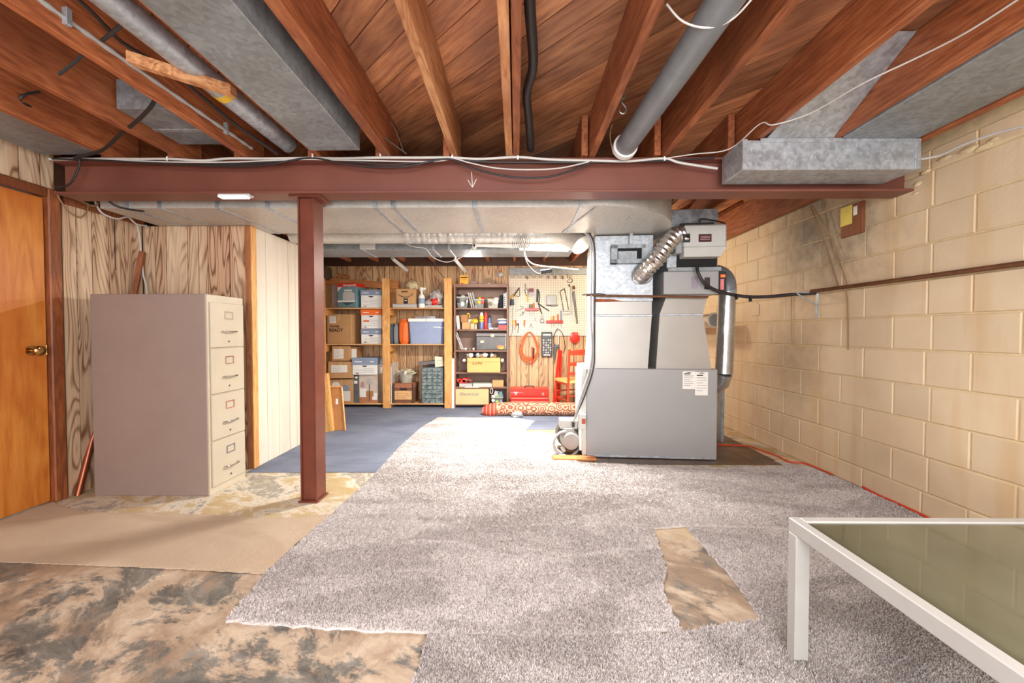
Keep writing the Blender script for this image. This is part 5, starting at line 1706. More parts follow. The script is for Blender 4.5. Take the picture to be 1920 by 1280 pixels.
a0, z_ = U(757, 597, 5.75)
tag(MB().tube([(a0 + .03, 5.74, zl + .02), (a0 + .10, 5.72, zl + .07), (a0 + .16, 5.72, zl + .02)], .012, 6, 3).build('wooden_clamp', M_CARDD, None, True), 'small bent brown clamp lying over the tote edge', 'clamp')

# ---- second bay, bottom board
for i in range(4):
    px = 724.5 + i * 2.9
    x_, zt = U(px, 688, 5.60)
    t = thing('wire_rack', (x_, 5.75, S3), ['white folded wire rack touching the pine post', 'second white wire rack from the pine post', 'third white wire rack from the pine post', 'white wire rack nearest the wooden-look box'][i], 'rack', 'white wire racks on the bottom board')
    MB().box(x_ - .004, x_ + .004, 5.60, 5.604, S3 + .001, zt).build('rack_edge', M_WHITE, t)
    mm = MB()
    for k in range(14):
        z = S3 + .01 + (zt - S3 - .02) * k / 13
        mm.tube([(x_, 5.604, z), (x_, 5.90, z + (.05 if k > 6 else 0))], .003, 5)
    mm.tube([(x_, 5.90, S3 + .006), (x_, 5.90, zt + .05)], .004, 5)
    mm.build('rack_wires', M_WHITE, t)['kind'] = 'stuff'
# wood-look archive box
a0, a1, b0, b1 = rect(737, 719, 776, 756, 5.64)
t = thing('archive_box', ((a0 + a1) / 2, 5.76, S3), 'wood-grain printed archive box with a tan label on the bottom board', 'box')
MB().cbox(a0, a1, 5.64, 5.90, S3 + .001, b1, .003).build('box_body', plain('woodprint_dark', (120, 74, 50), .6, 0, .2, 30), t)
hz_ = b1 - (b1 - S3) * .22
MB().cbox(a0 - .004, a1 + .004, 5.635, 5.905, hz_, b1 + .002, .003).build('lid', plain('woodprint_lid', (164, 104, 72), .6, 0, .15, 30), t)
MB().box(a0 + .01, a1 - .01, 5.637, 5.64, S3 + .05, hz_ - .04).build('tan_label', plain('tan_label', (222, 170, 116), .6), t)
MB().box((a0 + a1) / 2 - .05, (a0 + a1) / 2 + .05, 5.634, 5.64, hz_ - .03, hz_ - .005).build('hand_hole', M_BLACK, t)
for cx_ in (a0 + .004, a1 - .02):
    MB().box(cx_ - .006, cx_ + .018, 5.632, 5.636, S3 + .002, b1 + .001).build('corner_print', plain('olive_black', (60, 58, 48), .6), t)
lines(t, Matrix.Translation((0, 5.64, 0)), a0 + .04, a1 - .05, S3 + .06, hz_ - .05, 0, 3, M_INK, .004)
# clear bucket with bag
bx2, bz2 = U(761, 705, 5.74)
t = thing('clear_bucket', (bx2, 5.76, b1 + .002), 'clear bucket stuffed with a plastic bag on the wood-grain box', 'bucket')
bh = U(761, 699, 5.74)[1] - b1
MB().lathe((bx2, 5.76, b1 + .003), [(.078, 0), (.10, bh * .85), (.104, bh * .86), (.104, bh * .93)], 24).build('bucket_body', plain('frosted_plastic', (206, 200, 186), .25, 0, .1, 30, trans=.4), t, True)
MB().blob((bx2, 5.76, b1 + bh * .55), (.09, .09, .07), 11, .5, 12, 2).build('bag_contents', plain('crumpled_film', (196, 186, 158), .35, 0, .2, 30), t, True)
MB().blob((bx2, 5.76, b1 + bh * 1.02), (.12, .10, .05), 14, .6, 12, 2).build('bag_contents', plain('crumpled_film', (196, 186, 158)), t, True)
MB().blob((bx2 - .03, 5.70, b1 + bh * 1.0), (.05, .03, .03), 4, .4, 8).build('purple_packet', plain('purple_film', (96, 84, 124), .4), t, True)
# small drawer organizer
a0, a1, b0, b1 = rect(790, 689, 831, 755, 5.62)
t = thing('drawer_organizer', ((a0 + a1) / 2, 5.7, S3), 'grey parts organizer with rows of small clear drawers', 'organizer')
MB().cbox(a0, a1, 5.63, 5.80, S3 + .001, b1, .003).build('organizer_body', plain('organizer_grey', (104, 118, 120), .5), t)
M_DRW = plain('smoky_drawer', (112, 124, 124), .2, 0, .6, 28)
W_ = a1 - a0
H_ = b1 - S3
rows = [(4, .0, .6), (2, .6, .86), (3, .86, 1.0)]
for ncol, f0, f1 in rows:
    nr = {4: 6, 2: 2, 3: 1}[ncol]
    for r in range(nr):
        for c_ in range(ncol):
            z1_ = b1 - H_ * (f0 + (f1 - f0) * r / nr) - .005
            z0_ = b1 - H_ * (f0 + (f1 - f0) * (r + 1) / nr)
            xx0 = a0 + .005 + (W_ - .01) * c_ / ncol
            xx1 = a0 + .005 + (W_ - .01) * (c_ + 1) / ncol - .004
            dd = MB().cbox(xx0, xx1, 5.618, 5.632, z0_ + .002, z1_, .002).build('small_drawer', M_DRW, t)
            MB().box((xx0 + xx1) / 2 - .015, (xx0 + xx1) / 2 + .015, 5.613, 5.618, z0_ + .012, z0_ + .016).build('drawer_pull', M_LGREY, dd)
zo = b1
a0, z1 = U(785, 678, 5.68)
a1, _ = U(818, 678, 5.68)
tag(MB().hexa([(a0, 5.66, zo + .03), (a1, 5.66, zo + .05), (a1, 5.84, zo + .05), (a0, 5.84, zo + .03)], [(a0, 5.66, zo + .075), (a1, 5.66, zo + .095), (a1, 5.84, zo + .095), (a0, 5.84, zo + .075)]).build('flat_case', plain('dark_grey_case', (108, 102, 104), .4)), 'flat grey case tilted on the drawer organizer', 'case')
tag(MB().cbox(a0 + .12, a1 - .02, 5.70, 5.78, zo + .0005, zo + .035, .003).build('small_box', M_BLACK), 'small dark box propping the flat grey case', 'box')
t = thing('note_pad', (U(824, 680, 5.64)[0], 5.65, zo), 'cream instruction sheet propped on the drawer organizer', 'paper')
c = [P3(816, 690, 5.645), P3(831, 686, 5.645), P3(830, 669, 5.66), P3(815, 668, 5.66)]
c[0].z = zo + .002
MB().add(c + [p + Vector((0, .004, 0)) for p in c], [(0, 1, 2, 3), (7, 6, 5, 4), (0, 4, 5, 1), (1, 5, 6, 2), (2, 6, 7, 3), (3, 7, 4, 0)]).build('sheet', plain('cream_sheet', (228, 224, 196), .7), t)
mm = MB()
for i in range(5):
    p, q_ = c[0].lerp(c[3], .2 + .14 * i), c[1].lerp(c[2], .2 + .14 * i)
    mm.tube([p.lerp(q_, .12) - Vector((0, .002, 0)), p.lerp(q_, .85) - Vector((0, .002, 0))], .0016, 4)
mm.build('printed_text', M_INKG, t)['kind'] = 'stuff'
# white board leaning between shelf and bookcase
c0 = U(849, 672, 5.60)
c1 = U(847, 752, 5.57)
tag(MB().hexa([(c1[0], 5.57, .006), (c1[0] + .03, 5.57, .006), (c1[0] + .03, 5.85, .006), (c1[0], 5.85, .006)], [(c0[0] - .01, 5.60, c0[1]), (c0[0] + .015, 5.60, c0[1]), (c0[0] + .015, 5.85, c0[1]), (c0[0] - .01, 5.85, c0[1])]).build('white_board', M_WHITE), 'white board standing between pine post and brown bookcase', 'board')
c0 = U(850, 604, 5.75)

# ================================================================== BROWN BOOKCASE
KY, KB = 5.63, 5.94
bx0, _ = U(851, 600, KY)
bx1, _ = U(953, 600, KY)
ktop = U(900, 532, KY)[1]
bc = thing('bookcase', ((bx0 + bx1) / 2, 5.8, 0), 'brown wooden bookcase between the pine shelves and the pegboard', 'bookcase')
MB().cbox(bx0, bx0 + .022, KY, KB, .0045, ktop, .002).build('side_panel', M_BROWNSH, bc)
MB().cbox(bx1 - .022, bx1, KY, KB, .0045, ktop, .002).build('side_panel', M_BROWNSH, bc)
MB().box(bx0 + .022, bx1 - .022, KB - .006, KB, .0045, ktop).build('back_panel', plain('brown_back', (150, 120, 104), .6), bc)
MB().cbox(bx0 + .022, bx1 - .022, KY, KB - .006, ktop - .045, ktop, .002).build('top_panel', M_BROWNSH, bc)
kz = []
for py in (577, 617, 656.5, 698, 725.5, 766):
    z = U(900, py, KY)[1]
    if py == 766:
        z = .05
    kz.append(z)
    MB().cbox(bx0 + .022, bx1 - .022, KY + .005, KB - .006, z - .02, z, .002).build('shelf_board', M_BROWNSH, bc)
K1, K2, K3, K4, K5, K6 = kz


def bin_(px0, py0, px1, z0, Y, d, mat, label, name, cat, fill=None, seed=1, group=None):
    xa, zt = U(px0, py0, Y)
    xb, _ = U(px1, py0, Y)
    t = thing(name, ((xa + xb) / 2, Y + d / 2, z0), label, cat, group)
    h = zt - z0
    i_ = (xb - xa) * .1
    MB().hexa([(xa + i_, Y + i_ * .5, z0 + .001), (xb - i_, Y + i_ * .5, z0 + .001), (xb - i_, Y + d - i_, z0 + .001), (xa + i_, Y + d - i_, z0 + .001)], [(xa, Y, zt - h * .12), (xb, Y, zt - h * .12), (xb, Y + d, zt - h * .12), (xa, Y + d, zt - h * .12)]).build('bin_body', mat, t)
    MB().cbox(xa - .004, xb + .004, Y - .004, Y + d, zt - h * .12, zt - h * .04, .003).build('bin_rim', M_LGREY, t)
    random.seed(seed)
    for k, fm in enumerate(fill or []):
        cx_ = xa + (xb - xa) * (k + .5) / len(fill)
        MB().blob((cx_, Y + d * .3, zt + random.uniform(-.005, .012)), ((xb - xa) / len(fill) * .55, d * .25, .018), seed + k, .5, 6).build('bin_content', fm, t, True)
        MB().blob((cx_, Y - .001, z0 + h * random.uniform(.3, .65)), ((xb - xa) / len(fill) * .42, .004, h * .2), seed + k, .4, 6).build('bin_content', fm, t, True)
    return t


M_BIN = plain('cloudy_bin_plastic', (118, 122, 112), .25, 0, .35, 25, trans=.15)
M_OLIVE = plain('olive_parts', (120, 112, 80), .5, 0, .3, 30)
bin_(856, 555, 878, K1, 5.66, .16, M_BIN, 'clear bin of dark tools at the bookcase top corner', 'clear_bin', 'bin', [M_BLACK, M_WHITE, M_STEEL], 2)
for i in range(3):
    a, b = P3(878 + i * 4, 548 + (i % 2), 5.68), P3(885 + i * 4, 575, 5.67)
    b.z = K1 + .004
    tag(MB().tube([a, b], .010, 4).build('metal_bracket', M_LGREY), ['grey metal shelf bracket leaning beside the dark tool bin', 'middle one of three leaning metal brackets', 'metal bracket leaning nearest the bin with a red bag'][i], 'bracket', 'metal brackets leaning in the bookcase')
bin_(889, 560, 908, K1, 5.66, .16, M_BIN, 'clear bin with a red bag and a yellow tag', 'clear_bin', 'bin', [M_OLIVE, M_YEL, M_RED], 5)
bin_(914, 559, 935, K1, 5.66, .16, plain('pale_bin_plastic', (176, 172, 156), .25, 0, .2, 25, trans=.2), 'clear bin with white rolls on the first bookcase shelf', 'clear_bin', 'bin', [M_OLIVE, M_WHITE], 9)
# books
for i, (a, b, py, mt, lb_) in enumerate(((937, 943, 553, M_DARK, 'black slim book leaning in the bookcase'), (944, 947.5, 550, plain('pale_blue_book', (196, 206, 214), .5), 'pale blue book with dark spine lettering'), (948, 951.5, 548, plain('pale_green_book', (222, 230, 210), .5), 'tall pale green book at the bookcase side'))):
    xa, zt = U(a, py, 5.68)
    xb, _ = U(b, py, 5.68)
    t = thing('book', ((xa + xb) / 2, 5.75, K1), lb_, 'book')
    lean = -.03 if i == 0 else 0
    MB().hexa([(xa + lean * .3, 5.68, K1 + .001), (xb + lean * .3, 5.68, K1 + .001), (xb + lean * .3, 5.84, K1 + .001), (xa + lean * .3, 5.84, K1 + .001)], [(xa, 5.68, zt), (xb, 5.68, zt), (xb, 5.84, zt), (xa, 5.84, zt)]).build('cover', mt, t)
    if i == 1:
        mm = MB()
        for k in range(5):
            mm.box(xa + .006, xb - .006, 5.6785, 5.68, K1 + .03 + k * .028, K1 + .045 + k * .028)
        mm.build('spine_lettering', M_INK, t)['kind'] = 'stuff'
# second shelf: tapes and little boxes
def sbox(px0, py0, px1, z0, Y, d, mat, label, name='small_box', cat='box', rot=0, lift=0):
    xa, zt = U(px0, py0, Y)
    xb, _ = U(px1, py0, Y)
    m = MB()
    m.T = Matrix.Translation(((xa + xb) / 2, Y + d / 2, z0 + lift)) @ Matrix.Rotation(rot, 4, 'Y')
    hw_ = (xb - xa) / 2
    return tag(m.cbox(-hw_, hw_, -d / 2, d / 2, .001, zt - z0 - lift, .003).build(name, mat), label, cat)


sbox(857, 591, 863, K2, 5.70, .12, M_LGREY, 'upright grey packet at the side of the second bookcase shelf', 'grey_packet', 'packet', -.1)
sbox(866, 604, 881, K2, 5.66, .1, M_CARD, 'small open tan carton low in the pile of little boxes')
z_ = U(870, 604, 5.66)[1]
sbox(864, 590, 877, z_ + .001, 5.68, .08, M_CARDD, 'little brown box perched highest in the pile', 'small_box', 'box', .0)
sbox(882, 606, 889, K2, 5.66, .08, M_TAPE, 'tiny tan box in front of the yellow packet')
sbox(878, 598, 894, K2, 5.75, .1, plain('pale_packet', (206, 200, 184), .6), 'wide pale packet behind the tan cartons', 'pale_packet', 'packet')
x_, z_ = U(890, 602, 5.68)
tag(MB().blob((x_, 5.70, z_), (.045, .04, .035), 6, .4, 8).build('yellow_packet', M_YEL, None, True), 'crumpled bright yellow packet on the pile of little boxes', 'packet')
x_, z_ = U(876, 589, 5.7)
tag(MB().tube([(x_, 5.68, z_), (x_ + .02, 5.69, z_ + .012), (x_ + .035, 5.7, z_ - .02), (x_ + .03, 5.7, z_ - .05)], .008, 6, 3).build('masking_tape', M_YEL, None, True), 'curl of yellow tape on top of the little brown box', 'tape')


def can(px, pw, pyt, z0, Y, mats, label, name='spray_can'):
    x, zt = U(px, pyt, Y)
    r = pw / 2 * Y / F
    h = zt - z0
    t = thing(name, (x, Y + r, z0), label, 'can', 'spray cans in the bookcase')
    MB().lathe((x, Y + r, z0), [(r * .95, .001), (r, .006), (r, h * .42), (r * .98, h * .44)], 18).build('can_body', mats[0], t, True)
    MB().lathe((x, Y + r, z0 + h * .44), [(r * 1.0, 0), (r * 1.0, h * .30), (r * .8, h * .35)], 18).build('can_label', mats[1], t, True)
    MB().lathe((x, Y + r, z0 + h * .79), [(r * .75, 0), (r * .7, h * .12), (r * .35, h * .2), (r * .2, h * .21)], 18).build('can_cap', mats[2], t, True)
    return t, x, h, r


t, x_, h_, r_ = can(902.5, 8.5, 585, K2, 5.67, (plain('can_blue', (112, 124, 170), .3, .2), M_YEL, M_WHITE), 'blue and yellow oil spray can')
text('can_lettering', 'WD-40', .026, (x_, 5.668, K2 + h_ * .53), M_INK, t, 0, align='CENTER')
can(910.5, 7, 584, K2, 5.70, (M_RED, M_RED, M_RED), 'tall red spray can with a red cap')
can(917.5, 8, 590, K2, 5.68, (M_BLUEG, M_TOTED, M_BLACK), 'slate blue spray can with a black cap')
sbox(917, 614, 925, K2, 5.645, .03, M_WHITE, 'flat white and red packet lying before the slate blue can', 'flat_packet', 'packet')
sbox(926, 614, 934, K2, 5.645, .03, M_BLUEG, 'flat blue packet lying in front of the bookcase shelf', 'flat_packet', 'packet')
zt_ = U(940, 609, 5.67)[1]
sbox(934, 609, 951, K2, 5.66, .14, M_RED, 'flat red box beneath the navy bin', 'flat_box')
bin_(933, 599, 951, zt_ + .001, 5.67, .13, M_BLUE, 'navy blue bin holding white papers on the flat red box', 'parts_bin', 'bin', [M_WHITE], 3)
# third shelf
for i in range(2):
    a, b = P3(853 + i * 3, 622, 5.69), P3(866 + i * 3, 655, 5.67)
    b.z = K3 + .006
    tag(MB().tube([a, b], .006, 6).build('metal_rod', M_LGREY), ['slim pale rod leaning along the bookcase side', 'slim pale rod leaning just inside the first one'][i], 'rod')
for i, (px, mt) in enumerate(((873, M_WHITE), (881, M_OLIVE), (888, M_LGREY))):
    x, z = U(px, 653, 5.68)
    tag(MB().lathe((x, 5.68, K3 + .018), [(.016, 0), (.016, .07)], 12, 'Y').build('small_roll', mt, None, True), ['small white roll beside the clear tool case', 'small olive roll between two pale rolls', 'small grey roll touching the clear tool case'][i], 'roll')
a0, a1, b0, b1 = rect(893, 624, 950, 656, 5.65)
t = thing('clear_tool_case', ((a0 + a1) / 2, 5.78, K3), 'smoky clear plastic tool case with latches on the third shelf', 'case')
MB().cbox(a0, a1, 5.65, 5.90, K3 + .001, b1 - .05, .008).build('case_body', plain('smoky_plastic', (84, 78, 72), .15, 0, .3, 12, trans=.2), t)
MB().cbox(a0 - .005, a1 + .005, 5.645, 5.905, b1 - .05, b1, .008).build('case_lid', plain('smoky_lid', (112, 104, 96), .15, 0, .1, trans=.2), t)
for fx_, fz_ in ((.48, .78), (.14, .42)):
    MB().box(a0 + (a1 - a0) * fx_, a0 + (a1 - a0) * fx_ + .045, 5.643, 5.649, K3 + (b1 - K3) * fz_, K3 + (b1 - K3) * fz_ + .035).build('paper_tag', plain('tag_cream', (230, 222, 170), .6), t)
MB().blob((a1 - .09, 5.652, K3 + .05), (.055, .006, .022), 3, .4, 6).build('orange_tool', M_OCORD, t, True)
MB().blob((a1 - .08, 5.650, K3 + .03), (.045, .006, .012), 4, .4, 6).build('yellow_tool', M_YEL, t, True)
MB().box(a1 - .012, a1 - .006, 5.644, 5.65, K3 + .02, b1 - .02).build('side_rib', M_LGREY, t)
# fourth shelf
a0, a1, b0, b1 = rect(876, 671, 938, 698, 5.62)
t = thing('cardboard_box', ((a0 + a1) / 2, 5.7, K4), 'yellow-brown box handwritten Light on the fourth bookcase shelf', 'box')
MB().cbox(a0, a1, 5.60, 5.86, K4 + .001, b1, .004).build('box_body', M_CARDY, t)
text('handwriting', 'Light', .052, (a0 + .07, 5.598, b1 - .085), plain('pencil_brown', (120, 84, 40), .7), t, shear=.3, sx=1.35)
MB().box(a0, a1, 5.5985, 5.60, b1 - .055, b1 - .052).build('flap_line', M_CARDD, t)
zb_ = b1
for px in (871, 942):
    x, z = U(px, 675, 5.75)
    tag(MB().lathe((x, 5.70, z), [(.020, 0), (.024, .01), (.024, .10)], 14, 'X' if 0 else 'Y').build('paper_roll', M_WHITE, None, True), 'white roll end sticking out beside the box marked Light, ' + ('toward the pine shelves' if px < 900 else 'toward the pegboard'), 'roll')
random.seed(4)
bagt = thing('parts_bag', ((a0 + a1) / 2, 5.72, zb_), 'heap of silvery plastic packets on the box marked Light', 'bag')
for i in range(9):
    MB().blob((a0 + .0 + i * .048, 5.70 + random.uniform(-.02, .04), zb_ + .035), (.035, .04, .032), i, .6, 6).build('packet', [M_FOIL, M_WHITE, M_BLACK, M_LGREY][i % 4], bagt, True)
# fifth shelf
a0, a1, b0, b1 = rect(861, 719, 922, 725.5, 5.64)
tag(MB().cbox(a0, a0 + .18, 5.64, 5.78, K5 + .001, b1, .003).build('flat_box', M_CREAM), 'flat cream box beneath the red clamp', 'box')
tag(MB().cbox(a0 + .19, a1, 5.64, 5.78, K5 + .001, b1, .003).build('flat_box', plain('mint_card', (196, 206, 190), .6)), 'flat pale green box beside the red clamp', 'box')
cl = thing('red_clamp', (a0 + .1, 5.70, b1), 'bright red corner clamp on the flat cream box', 'clamp')
x, z = U(867, 712, 5.68)
for q_ in ((-.05, -.03, .05, .012), (-.075, -.01, -.02, .025), (.0, -.02, .06, .035)):
    MB().cbox(x + q_[0], x + q_[2], 5.67, 5.72, b1 + .002 + max(0, q_[1] + .03), b1 + .04 + q_[3], .004).build('clamp_body', M_RED, cl)
MB().tube([(x + .04, 5.69, b1 + .01), (x + .09, 5.69, b1 + .08), (x + .12, 5.69, b1 + .03), (x + .10, 5.69, b1 + .008)], .010, 6).build('clamp_jaw', M_RED, cl)
MB().tube([(x + .02, 5.67, b1 + .05), (x + .14, 5.67, b1 + .045)], .004, 6).build('clamp_screw', M_CHROME, cl)
sbox(923, 713, 944, K5, 5.65, .13, M_CARD, 'small cardboard box with a white top on the fifth shelf')
# bottom shelf
a0, a1, b0, b1 = rect(854, 729.5, 916, 765, 5.60)
t = thing('cardboard_box', ((a0 + a1) / 2, 5.7, K6), 'tan carton handwritten Electrical on the lowest bookcase shelf', 'box')
MB().cbox(a0, a1, 5.60, 5.88, K6 + .001, b1, .004).build('box_body', plain('pale_cardboard', (222, 186, 134), .8, 0, .04, 5), t)
text('handwriting', 'Electrical', .058, (a0 + .05, 5.598, b1 - .085), M_INKG, t, shear=.3, sx=1.25)
MB().tube([(a0 + .08, 5.66, b1 + .005), (a0 + .14, 5.64, b1 + .022), (a0 + .30, 5.64, b1 + .022), (a0 + .36, 5.66, b1 + .004)], .010, 6, 3).build('loose_cord', M_LGREY, t, True)
bin_(921, 744, 943, K6, 5.64, .16, M_BIN, 'clear bin heaped with small bottles beside the Electrical carton', 'clear_bin', 'bin', [M_WHITE, plain('lime_parts', (178, 206, 110), .5), M_BLUEG], 12)
x, z = U(934, 739, 5.66)
sbox(925, 733, 934, z - .03, 5.66, .06, M_CREAM, 'cream bottle lying on the heaped bin', 'small_bottle', 'bottle', .3)
sbox(935, 734, 943, z - .03, 5.66, .06, M_TEAL, 'teal and white packet standing in the heaped bin', 'packet', 'packet', -.2)
wire('white_hook', [P3(921, 728, 5.60), P3(919, 734, 5.60), P3(922, 738, 5.60), P3(924, 732, 5.60), P3(922, 727, 5.60)], .004, M_WHITE, 'white cord loop hanging from the fifth shelf edge')
# on top of the bookcase
xa, zt = U(862, 516, 5.70)
xb, _ = U(878, 516, 5.70)
t = thing('yellow_card', ((xa + xb) / 2, 5.71, ktop), 'small orange-yellow card sign standing on the bookcase', 'sign')
MB().box(xa, xb, 5.70, 5.706, ktop + .001, zt).build('card', plain('amber_card', (246, 176, 40), .5), t)
MB().box(xa + .01, xb - .01, 5.698, 5.70, zt - .036, zt - .022).build('heading_print', M_INK, t)
mm = MB()
for k in range(2):
    mm.box(xa + .02, xb - .03, 5.698, 5.70, zt - .055 - k * .014, zt - .051 - k * .014)
mm.build('printed_text', plain('amber_print', (190, 116, 30), .5), t)['kind'] = 'stuff'
MB().xzprism([(xa + .01, ktop + .002), (xa + .06, ktop + .002), (xa + .05, ktop + .02), (xa + .025, ktop + .024)], 5.698, 5.70).build('picture_print', M_RED, t)
x, z = U(916, 521, 5.76)
t = thing('round_brush', (x, 5.78, ktop), 'half-round brown wooden object standing on the bookcase', 'ornament')
rr_ = z - ktop
MB().xzprism([(x - rr_, ktop + .001)] + [(x - rr_ * math.cos(PI * i / 14), ktop + .001 + rr_ * math.sin(PI * i / 14)) for i in range(1, 14)] + [(x + rr_, ktop + .001)], 5.74, 5.78).build('half_disc', plain('aged_brown', (128, 96, 56), .5), t)
MB().tube([(x - .01, 5.738, ktop + .01), (x + .02, 5.738, ktop + .025)], .006, 6).build('pale_mark', M_WHITE, t)
x, z = U(888, 526, 5.76)
tag(MB().cbox(x - .05, x + .06, 5.74, 5.82, ktop + .001, z, .01).build('grey_bundle', plain('dusty_cloth', (166, 140, 122), .8)), 'low dusty bundle between the card sign and the half-round object', 'bundle')
x, z = U(938, 514, 5.90)
tag(MB().blob((x, 5.93, z), (.045, .03, .035), 4, .6, 8).build('wall_cluster', M_LGREY, None, True), 'small pale cluster hanging on the panelling above the bookcase', 'ornament')

# ================================================================== PEGBOARD WALL
PY = 5.955
a0, a1, b0, b1 = rect(954.5, 515, 1088, 629.5, PY)
a1 = a1 + .25
pg = thing('pegboard', ((a0 + a1) / 2, PY, b0), 'cream pegboard covered with hand tools on the back wall', 'pegboard')
MB().cbox(a0, a1, PY, PY + .008, b0, b1, .002).build('board', M_PEG, pg)
MB().box(a0, a1, PY + .008, YB - .001, b0 + .02, b0 + .05).box(a0, a1, PY + .008, YB - .001, b1 - .05, b1 - .02).build('batten', M_PINE, pg)
zr0, zr1 = b1, U(1000, 502, PY)[1]
rl = thing('tool_rail', ((a0 + a1) / 2, PY - .02, zr0), 'grey metal tool rail along the top of the pegboard', 'rail')
MB().cbox(a0, a1, PY - .02, PY + .008, zr0 + .001, zr1, .003).build('rail', M_GALVD, rl)
for i in range(9):
    px = 961 + i * 13.4
    x, z = U(px, 520, PY - .03)
    MB().cbox(x - .028, x + .028, PY - .03, PY - .022, zr0 - .05, zr0 + .006, .003).build('rail_clip', plain('rail_tan', (176, 164, 146), .5), rl)
    if i in (2, 5, 6, 7):
        MB().tube([(x, PY - .036, zr0 - .02), (x - .004, PY - .036, zr0 - .045), (x + .01, PY - .036, zr0 - .07)], .008, 6).build('rail_hook', M_STEEL, rl)


def pt(px, py, off=.012):
    p = P3(px, py, PY - off)
    return p


def tool(name, label, pieces, cat='tool', group=None):
    """pieces: (part name, material, radius, [pixel points])"""
    first = pieces[0][3][0]
    t = thing(name, pt(*first), label, cat, group)
    for pn, mt, r, pts in pieces:
        MB().tube([pt(x, y, r + .002) for x, y in pts], r, 6, 4 if len(pts) > 2 else 0).build(pn, mt, t, True)
    return t


tool('trowel', 'notched trowel with yellow grip at the pegboard edge above the navy cup', [('blade', M_STEEL, .010, [(974, 539), (968, 548), (962, 556)]), ('handle', M_YEL, .014, [(962, 552), (958, 560)]), ('frame', M_RUST, .004, [(974, 540), (974, 555), (966, 554)])])
t = thing('navy_cup', pt(959.5, 573), 'dark navy cup hanging on the pegboard', 'cup')
x, z = U(960, 561, PY - .03)
MB().lathe((x, PY - .035, z - .085), [(.033, 0), (.025, .085)], 16).build('cup_body', plain('navy_dark', (62, 70, 92), .5), t, True)
tool('wire_hanger', 'thin long wire hanging down from the navy cup', [('wire', M_STEEL, .003, [(961, 575), (961, 610), (958, 636)])])
tool('tin_snips', 'tin snips with long yellow handles', [('blade', M_STEEL, .008, [(985, 532), (986, 541)]), ('grip', M_YEL, .010, [(989, 552), (990, 566)]), ('handle', M_STEEL, .005, [(984, 542), (986, 552), (989, 556)]), ('handle', M_STEEL, .005, [(987, 541), (990, 545), (990, 554)])])
x, z = U(996, 548, PY - .02)
t = thing('blade_pack', (x, PY - .02, z - .06), 'flat clear pack of small bits with a maroon header', 'pack')
MB().box(x - .038, x + .038, PY - .012, PY - .002, z - .062, z + .005).build('pack_body', plain('grey_pack', (150, 138, 134), .3), t)
MB().box(x - .038, x + .038, PY - .013, PY - .002, z + .005, z + .06).build('pack_header', plain('maroon_card', (130, 66, 74), .5), t)
tool('slip_pliers', 'large black slip-joint pliers hanging open', [('jaw', M_BLACK, .014, [(1008, 542), (1008, 553), (1007, 566)]), ('jaw', M_BLACK, .007, [(1010, 545), (1012, 556), (1010, 570)]), ('handle', M_BLACK, .009, [(1010, 570), (1013, 580), (1016, 588)]), ('handle', M_BLACK, .008, [(1008, 568), (1018, 575), (1030, 583)])])
for (px0, px1, py, lb_) in ((985, 1010, 580, 'red plastic tool holder with orange screwdrivers under the tin snips'), (1024, 1055.5, 603, 'red plastic tool holder with a blue-handled driver near the hacksaw')):
    a0_, z_ = U(px0, py, PY - .03)
    a1_, _ = U(px1, py, PY - .03)
    t = thing('tool_holder', ((a0_ + a1_) / 2, PY - .03, z_ - .02), lb_, 'holder')
    MB().cbox(a0_, a1_, PY - .05, PY - .001, z_ - .018, z_ + .018, .004).build('holder_bar', M_RED, t)
sd = [(993, 570, M_OLIVE, 'olive'), (997, 570, M_OLIVE, 'dull'), (1001, 568, M_ORANGE, 'orange'), (1034, 594, M_YEL, 'yellow'), (1038, 592, M_OCORD, 'brown-orange'), (1046, 589, M_ORANGE, 'bright orange'), (1052, 582, M_BLUEG, 'blue')]
for i, (px, py, mt, cn) in enumerate(sd):
    py1 = 580 if px < 1010 else 603
    tool('screwdriver', f'{cn} handled screwdriver in the red holder ' + ('under the tin snips' if px < 1010 else 'near the hacksaw'), [('handle', mt, .0115, [(px, py), (px + .3, py1 - 3)]), ('shaft', M_STEEL, .003, [(px + .3, py1 - 2), (px + .3, py1 + 11)])], 'screwdriver', 'screwdrivers in the red holders')
x, z = U(1034, 562, PY - .03)
t = thing('clear_bag', (x, PY - .03, z - .07), 'clear plastic bag hanging in the middle of the pegboard', 'bag')
MB().cbox(x - .075, x + .075, PY - .04, PY - .006, z - .075, z + .07, .016).build('bag_film', plain('clear_film', (200, 204, 204), .2, 0, .06, trans=.3), t, True)
MB().tube([(x - .08, PY - .02, z - .075), (x + .04, PY - .02, z - .09), (x + .10, PY - .02, z - .075)], .005, 6).build('small_rod', M_STEEL, t)
tool('hacksaw', 'hacksaw hanging at a tilt beside the clear bag', [('frame', M_STEEL, .006, [(1050, 546), (1052, 555), (1057, 584)]), ('frame', M_STEEL, .006, [(1050, 546), (1058, 541)]), ('blade', M_BLACK, .005, [(1058, 540), (1062, 558), (1066, 580)]), ('handle', M_LGREY, .010, [(1057, 583), (1068, 582), (1068, 588), (1058, 588)])], 'saw')
tool('hand_saw', 'long hand saw with wooden handle at the far pegboard edge', [('blade', M_STEEL, .012, [(1076, 545), (1079, 575), (1082, 606)]), ('blade', M_STEEL, .012, [(1074, 548), (1078, 575), (1081.5, 600)]), ('handle', M_RUST, .018, [(1075, 536), (1077, 542)])], 'saw')
tool('steel_square', 'long grey steel ruler hanging next to the hand saw', [('ruler', M_LGREY, .010, [(1071, 536), (1071, 560), (1071.5, 590)])], 'ruler')
